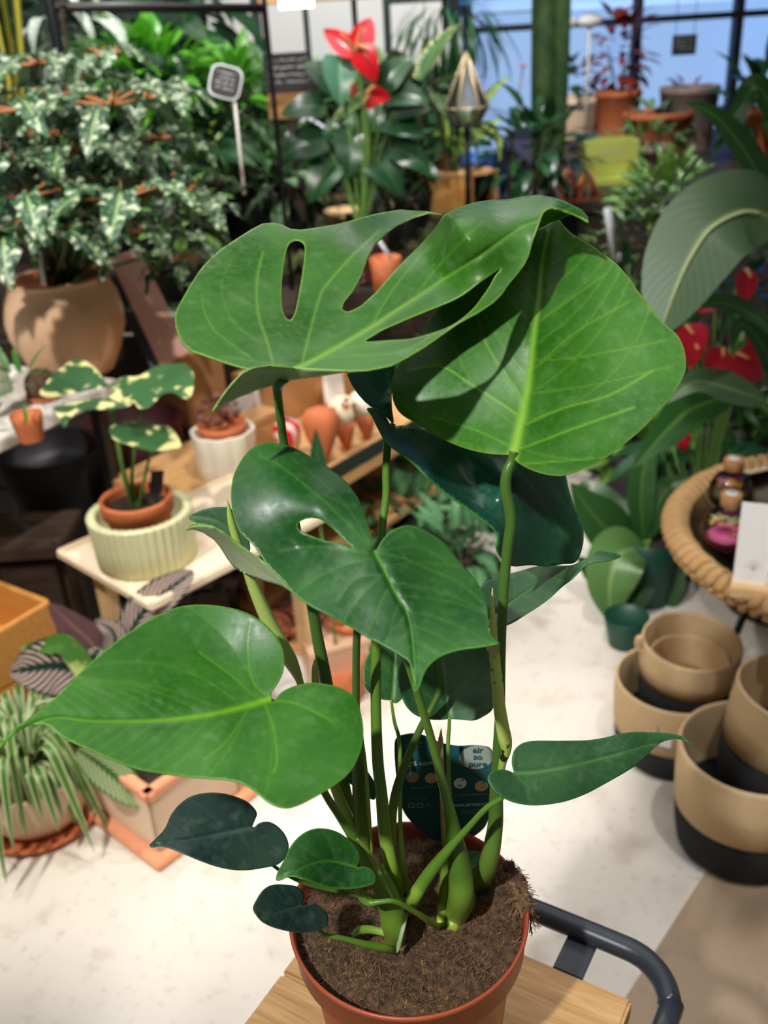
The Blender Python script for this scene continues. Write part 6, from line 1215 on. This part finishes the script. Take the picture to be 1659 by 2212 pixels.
    f('potted_shrub', 'small round-leaved light green plant near the floor at the right', 1370, 965, 3.0, (.16, .12, .06), 34, 'bright2', 'ovate', .13, .55, 76, hp=.16, zb=.0)
    f('potted_shrub', 'green strappy plant at the right edge above the wicker table', 1600, 960, 2.85, (.2, .2, .16), 60, 'green', 'strap', .26, .08, 77, up=.9)
    f('potted_fern', 'grey-green lobed fern on the floor behind the centre leaf', 870, 1120, 2.55, (.20, .18, .12), 90, 'grey3', 'ovate', .12, .40, 78, hp=.14, pm='darkpot', lobe=3)
    f('potted_fern', 'second grey-green fern on the floor, right of the first and lower', 1000, 1190, 2.35, (.15, .14, .10), 70, 'grey3', 'ovate', .11, .40, 79, hp=.12, lobe=3)
    f('potted_fern', 'dark green fern behind the leaf with bluish sheen, near the wooden shelf', 900, 1000, 2.95, (.2, .14, .10), 60, 'dgreen', 'lance', .14, .35, 80, hp=.2)
    c = W(1060, 1120, 2.75); 
    f('potted_shrub', 'dark plant on the floor before the middle bench', 1010, 820, 3.0, (.26, .1, .14), 60, 'dgreen', 'ovate', .13, .4, 81, hp=.2)
M['greylabel'] = plain('grey_white_plastic', (176, 174, 170), .6); M['limebox'] = plain('lime_green_paint', (184, 192, 92), .6); M['copperwood'] = plain('copper_toned_wood', (190, 106, 60), .5); M['limevd'] = bladed('dark_variegated_leaf', (62, 96, 44), (150, 160, 100), 'blotch', None, .4); M['bright2'] = bladed('soft_green_leaf', (112, 156, 66), None, 'plain', (160, 190, 110), .4); M['grey3'] = bladed('fern_grey_green', (78, 128, 84), None, 'plain', (130, 170, 120), .4)
right_back()
# ------------------------------------------------------------------ right side: strelitzia, anthurium, floor plant, baskets, wicker table
def right_side():
    bx = W(1720, 1000, 2.05); t = thing('strelitzia', 'tall plant with huge paddle leaves leaning in from the right edge', 'plant', (bx[0]+.08, 2.25, 0)); link('pot', pot_me(.15, .12, .28), 'darkpot', t); fibre_soil('soil', .13, .24, t); base = np.array((bx[0]+.08, 2.25, .24))
    for pts, w, mk, fc in (([(1668, 468, 1.72), (1600, 458, 1.70), (1535, 492, 1.68), (1488, 560, 1.66), (1455, 635, 1.64), (1428, 712, 1.62)], 205, 'strel', (-.5, -.8, .35)), ([(1690, 520, 1.8), (1640, 380, 1.8), (1570, 275, 1.78), (1520, 235, 1.77), (1478, 222, 1.76)], 78, 'streld', (.5, -.8, .2)),
                           ([(1700, 760, 1.85), (1640, 690, 1.83), (1560, 655, 1.8), (1476, 664, 1.76)], 76, 'streld', (.1, -.5, .9)), ([(1660, 868, 1.95), (1570, 838, 1.92), (1500, 825, 1.9), (1437, 872, 1.88)], 78, 'strel', (0, -.7, .7)), ([(1600, 850, 2.1), (1500, 880, 2.08), (1440, 930, 2.05), (1370, 1010, 2.0)], 84, 'streld', (-.2, -.9, .4)),
                           ([(1700, 620, 2.0), (1650, 420, 2.0), (1600, 390, 1.98), (1540, 400, 1.95)], 70, 'streld', (0, -.6, .8)), ([(1700, 300, 2.2), (1640, 190, 2.2), (1600, 230, 2.2), (1560, 290, 2.18)], 60, 'streld', (0, -.8, .5)), ([(1690, 900, 2.1), (1655, 760, 2.1), (1600, 700, 2.1), (1580, 760, 2.05)], 60, 'streld', (.3, -.8, .5))):
        pixribbon('leaf', pts, w, mk, t, shape='lance' if w < 200 else 'paddle2', facing=fc, nc=6, sm=8, fold=.12); q = W(*pts[0]); tube('stem', [base, (base+q)/2+np.array((.08, 0, .05)), q], [.012, .009, .006], 'stemgreen', t, seg=8, sm=5)
    mr = W(1455, 635, 1.64)
    pixtube('midrib', [(1640, 460, 1.705, 5), (1600, 459, 1.69, 5), (1535, 494, 1.672, 4.5), (1488, 562, 1.652, 4), (1455, 636, 1.634, 3), (1430, 706, 1.618, 1)], 'palerib', t, seg=6)
    Y = 2.45; c = W(1540, 800, Y); t = thing('anthurium', 'crimson flowering anthurium behind the big paddle leaves at the right', 'plant', (c[0], Y, 0)); link('pot', pot_me(.09, .07, .16), 'darkpot', t); base = np.array((c[0], Y, .14))
    for (px, py, L, an_, mk, wr) in ((1480, 700, .115, -1.2, 'redd', .85), (1500, 740, .07, -1.6, 'red', .7), (1610, 580, .10, -1.5, 'redd', .6), (1590, 760, .115, -.7, 'redd', .9), (1560, 750, .10, -1.9, 'redd', .8), (1545, 640, .06, -2.3, 'redd', .8), (1470, 925, .07, -1.3, 'redd', .7), (1620, 700, .08, -1.2, 'redd', .7)):
        p = W(px, py, Y); d = math.cos(an_)*RT+math.sin(an_)*UP; put_leaf(t, leaf_me('spathe', 'ovate', wr, .35, .25, 10, 5), mk, orient(p, d, L, up=(0.1, -1, .35)), 'spathe'); tube('flower_stalk', [base, (base+p)/2+np.array((.02, .02, .03)), p], [.004]*3, 'stemgreen', t, seg=6, sm=4)
        attach(link('spadix', tube_me('spadix', [p+np.array((0, -.01, 0)), p+d*L*.25+np.array((0, -.03, .01))], [.005, .003], seg=8, sm=1), 'cork'), t)
    for i in range(16):
        az = i*2.4; p = base+np.array((math.cos(az)*.12, math.sin(az)*.08, .15+.02*(i % 5))); put_leaf(t, leaf_me('blade', 'heart', .6, .6, .2, 10, 4), 'dgreen', orient(p, rot_dir(az, .2), .17)); tube('stem', [base, p], [.004, .003], 'stemgreen', t, seg=5, sm=1)
    # broad-leaved floor plant
    Y = 2.32; c = W(1402, 1190, Y); t = thing('cast_iron_plant', 'floor plant with broad arching green leaves left of the wicker table', 'plant', (c[0], Y, 0)); link('pot', pot_me(.085, .07, .20), 'greenpot', t); fibre_soil('soil', .07, .17, t); base = np.array((c[0], Y, .17))
    for pts, w, mk in (([(1395, 1188, Y), (1340, 1170, Y-.02), (1280, 1110, Y-.05), (1232, 1042, Y-.06)], 118, 'dgreen2'), ([(1390, 1170, Y), (1385, 1060, Y), (1400, 980, Y+.02), (1432, 915, Y+.03)], 62, 'dgreen2'), ([(1402, 1165, Y), (1415, 1100, Y), (1450, 1050, Y-.02), (1505, 1030, Y-.02)], 62, 'dgreen2'), ([(1395, 1186, Y-.03), (1340, 1196, Y-.10), (1318, 1260, Y-.14), (1316, 1345, Y-.15)], 122, 'strelg'), ([(1400, 1190, Y), (1350, 1230, Y+.03), (1290, 1240, Y+.05), (1245, 1200, Y+.05)], 80, 'dgreen2'), ([(1405, 1190, Y), (1440, 1230, Y-.02), (1445, 1290, Y-.05), (1430, 1330, Y-.06)], 70, 'dgreen2'), ([(1400, 1190, Y), (1390, 1260, Y-.06), (1370, 1310, Y-.10), (1330, 1340, Y-.12)], 50, 'dgreen2'), ([(1400, 1180, Y+.03), (1330, 1110, Y+.1), (1270, 1060, Y+.15), (1240, 1100, Y+.18)], 70, 'dgreen2')):
        pixribbon('leaf', pts, w, mk, t, shape='lance', facing=(-.1, -.7, .7), nc=5, sm=8, fold=.2); q = W(*pts[0]); tube('stem', [base, q], [.006, .005], 'stemgreen', t, seg=6, sm=1)
    b = G(1362, 1418, 0)+np.array((0, .06, 0)); t = thing('planter', 'small empty dark green plastic pot left of the upper basket', 'pot', tuple(b)); link('shell', pot_me(.058, .042, .085, inner=.1), 'greenpot', t)
    # baskets
    def basket(lab, cx_, cy_, z, R, H, tilt=None, hb=.42, label_=False, rz=0, handle=False, nested=False, grp='rope baskets with black bases'):
        t = thing('basket', lab, 'basket', (cx_, cy_, z), group=grp, rz=rz)
        if tilt: t.rotation_euler = tilt
        link('black_base', lathe_me('black_base', [(.001, 0), (R*.82, 0), (R*.90, .012), (R*.95, H*hb*.5), (R*.97, H*hb), (R*.92, H*hb), (R*.86, .012), (.001, .010)], 56), 'jutek', t)
        link('rope_wall', lathe_me('rope_wall', [(R*.93, H*hb), (R*.98, H*hb), (R*1.0, H*.7), (R*1.0, H-.006), (R*.985, H), (R*.955, H), (R*.945, H-.006), (R*.94, H*.7), (R*.92, H*hb)], 56, caps=False), 'jute', t)
        if label_:
            q = link('care_tag', box_me('care_tag', .032, .002, .055), 'greycard', t, (-.055, -R*.862-.0035, H*.52)); q.rotation_euler = (0, 0, -.42); q2 = link('care_tag', box_me('care_tag', .026, .002, .028), 'paper', t, (-.054, -R*.868-.006, H*.55)); q2.rotation_euler = (0, 0, -.42)
        if nested: link('rope_floor', lathe_me('rope_floor', [(.001, 0), (R*.9, 0), (R*.9, .004), (.001, .004)], 40), 'jute', t, (0, 0, H*.22))
        if handle: link('handle', tube_me('handle', [(-R*.985, 0, H-.03), (-R*1.12, 0, H-.008), (-R*1.1, 0, H+.012), (-R*.985, 0, H-.012)], [.006]*4, seg=8, sm=4), 'jute', t)
        return t
    f0 = G(1468, 1703, 0); s_ = mpx(f0); R = .130; c = f0+np.array((0.016, R*.98, 0)); H = hgt(c+np.array((0, -R, 0)), 1545)
    basket('lower basket of the stack before the wicker table, with a grey tag', c[0], c[1], 0, R, H, label_=True, hb=.40)
    R2 = .104; z2 = H*.60; H2 = hgt((c[0]+.022, c[1]-R2+.02, z2), 1435)
    basket('upper basket of the stack before the wicker table', c[0]+.020, c[1]+.012, z2, R2, H2, (math.radians(3), math.radians(2), 0), hb=.5, handle=True)
    basket('smallest basket nested inside the upper one', c[0]+.022, c[1]+.014, z2+.02, R2*.80, H2*.60, (math.radians(3), math.radians(2), 0), hb=.2, nested=True)
    f1 = G(1640, 1935, 0); R = .137; c = f1+np.array((0.012, R, 0)); H = hgt(c+np.array((-.05, -R*.9, 0)), 1715)
    basket('lower basket at the right edge of the picture', c[0], c[1], 0, R, H, hb=.44)
    basket('tilted upper basket at the right edge of the picture', c[0]+.040, c[1]+.01, H*.60, R2*1.04, H*.92, (math.radians(2), math.radians(7), 0), hb=.44)
    # wicker table
    cx_, cy_, z = .985, 1.75, .5; R = .368
    t = thing('wicker_table', 'round side table with a thick rope rim and dark glass top', 'table', (cx_, cy_, 0)); link('tabletop', lathe_me('tabletop', [(.001, 0), (R-.015, 0), (R-.015, .012), (.001, .012)], 64), 'tabledark', t, (0, 0, z-.03)); link('glass_top', lathe_me('glass_top', [(.001, 0), (R-.02, 0), (R-.02, .006), (.001, .006)], 64), 'glass', t, (0, 0, z-.016))
    link('rim_core', tube_me('rim_core', [(R*math.cos(a), R*math.sin(a), z-.018) for a in np.linspace(0, 2*math.pi, 65)], [.019]*65, seg=10, sm=1), 'rope', t)
    wm = tube_me('rope_wrap', [(math.cos(a)*.0225, (a-math.pi)*.0042, math.sin(a)*.0225) for a in np.linspace(0, 2*math.pi, 15)], [.0088]*15, seg=7, sm=1); wm.materials.append(M['rope'])
    for i in range(92):
        a = 2*math.pi*i/92; o = bpy.data.objects.new('rope_wrap', wm); COL.objects.link(o); o.parent = t; o.location = (R*math.cos(a), R*math.sin(a), z-.018+.0012*math.sin(i*2.3)); o.rotation_euler = (0, .05*math.sin(i), a+.18); o.scale = (1, 1.25, 1)
    for k in range(3):
        a = 2.6+k*2.09; link('leg', tube_me('leg', [(R*.75*math.cos(a), R*.75*math.sin(a), z-.03), (R*.55*math.cos(a), R*.55*math.sin(a), .25), (R*.8*math.cos(a), R*.8*math.sin(a), 0)], [.009]*3, seg=8, sm=4), 'black', t)
    # bark trunk beneath the table
    b = thing('bark_trunk', 'piece of rough tree bark leaning under the wicker table', 'bark', (cx_-.05, cy_-.05, 0)); rnd = np.random.RandomState(2); vs, fs = [], []
    P = [(.25, .15, .02, .09), (.1, .05, .16, .085), (-.04, -.03, .3, .075), (-.12, -.08, .42, .05)]
    Q = catmull(P, 6)
    for i, q in enumerate(Q):
        for k in range(18): a = 2*math.pi*k/18; r = q[3]*(1+.14*math.sin(a*5+i*.3)+rnd.uniform(-.07, .07)); vs.append((q[0]+r*math.cos(a)*.8, q[1]+r*math.sin(a)*.5, q[2]+r*math.cos(a)*.6))
    for i in range(len(Q)-1):
        for k in range(18): fs.append((i*18+k, i*18+(k+1) % 18, (i+1)*18+(k+1) % 18, (i+1)*18+k))
    fs.append(tuple(range(18))[::-1]); fs.append(tuple((len(Q)-1)*18+k for k in range(18))); link('bark', mesh('bark', vs, fs), 'bark', b)
    # flasks with flowers
    zt = z-.009
    def flask(lab, px, py, R, H, cork_r, colours, seed):
        p = G(px, py, zt); k = thing('glass_flask', lab, 'flask', tuple(p)); prof = [(.001, .001), (R*.8, .001), (R, R*.45), (R*.98, R*.8), (R*.7, R*1.35), (cork_r*1.05, H*.72), (cork_r*1.0, H*.9), (cork_r*1.12, H*.93)]
        link('glass_body', lathe_me('glass_body', [tuple(q) for q in catmull(prof, 3)], 36, caps=False), 'glass', k); link('cork_stopper', lathe_me('cork_stopper', [(.001, 0), (cork_r*.95, 0), (cork_r*1.25, .004), (cork_r*1.28, .026), (cork_r*1.2, .029), (.001, .029)], 28), 'cork', k, (0, 0, H*.90)); link('paper_seal', lathe_me('paper_seal', [(.001, 0), (cork_r*.75, 0), (cork_r*.75, .0008), (.001, .0008)], 20), 'paper', k, (0, 0, H*.90+.029)); q = link('seal_print', box_me('seal_print', cork_r*.7, cork_r*.25, .0006), 'iconblue', k, (0, 0, H*.90+.0298))
        link('moss_bed', lathe_me('moss_bed', [(.001, 0), (R*.78, 0), (R*.9, R*.25), (R*.7, R*.42), (.001, R*.45)], 28), colours[0], k, (0, 0, .004)); r = random.Random(seed)
        for i in range(7):
            o = (p[0]+r.uniform(-.4, .4)*R, p[1]+r.uniform(-.4, .4)*R, zt+R*r.uniform(.6, 1.1))
            for j in range(5): put_leaf(k, leaf_me('petal', 'ovate', .6, .3, .2, 6, 3), colours[1+i % (len(colours)-1)], orient(o, rot_dir(j*1.256, .5), R*.42), 'petal')
    flask('corked glass flask with pink moss and yellow flowers, front one on the wicker table', 1568, 1175, .052, .098, .0165, ['pinkmoss', 'yellowp', 'pinkp', 'creamp'], 1)
    flask('corked glass flask with yellow and red dried flowers, behind the first', 1575, 1085, .048, .088, .0165, ['moss', 'yellowd', 'redp'], 2)
    p = G(1655, 1290, zt); k = thing('card_stand', 'white drawn-flower card in a pale wooden foot at the right edge', 'card', (p[0]-.0, p[1], zt), rz=-.38); link('wooden_foot', box_me('wooden_foot', .13, .045, .026, .003), 'beech', k); q = link('card', box_me('card', .125, .003, .165), 'paper', k, (0, 0, .02)); q.rotation_euler = (-.1, 0, 0); mw = Matrix.Translation((p[0], p[1], zt)) @ Matrix.Rotation(-.38, 4, 'Z') @ Matrix.Translation((0, -.0035, .08)) @ Matrix.Rotation(math.pi/2-.1, 4, 'X')
    vs, fs = [], []
    for i in range(14):
        a = math.pi*(i+.5)/14; o = len(vs); x, y = math.cos(a)*.02-.03, math.sin(a)*.02-.02; vs += [(-.03-.0003, -.02, .0035), (-.03+.0003, -.02, .0035), (x+.0004, y, .0035), (x-.0004, y, .0035)]; fs.append((o, o+1, o+2, o+3))
    o = link('drawn_flower', mesh('drawn_flower', vs, fs, False), 'greylabel'); o.matrix_world = mw; attach(o, k); o = link('drawn_dot', lathe_me('drawn_dot', [(.001, 0), (.009, 0), (.009, .0004), (.001, .0004)], 20), 'peachdot'); o.matrix_world = mw @ Matrix.Translation((.005, -.025, .003)); attach(o, k)
    p = G(1630, 1010, zt); k = thing('small_card', 'cream card lying at the back of the wicker table', 'card', tuple(p), rz=.3); link('card', box_me('card', .11, .05, .004), 'cream', k)
SHAPES['paddle2'] = lambda t: (math.sin(math.pi*min(1, (t*.93+.05)**.85)))**.55
M['palerib'] = plain('pale_midrib', (170, 184, 130), .5); M['dgreen2'] = bladed('broad_leaf_green', (48, 92, 44), None, 'plain', (80, 120, 60), .32); M['strelg'] = bladed('broad_leaf_pale', (92, 134, 72), None, 'plain', (130, 160, 100), .35); M['greycard'] = plain('grey_card', (120, 122, 124), .6); M['tabledark'] = plain('smoked_tabletop', (64, 54, 46), .35, (48, 40, 36), 12)
for k_, c_ in (('pinkmoss', (214, 96, 150)), ('yellowp', (236, 220, 130)), ('pinkp', (226, 90, 130)), ('creamp', (226, 222, 160)), ('yellowd', (230, 180, 20)), ('redp', (170, 30, 44)), ('peachdot', (240, 178, 140))): M[k_] = plain(k_+'_colour', c_, .7)
right_side()
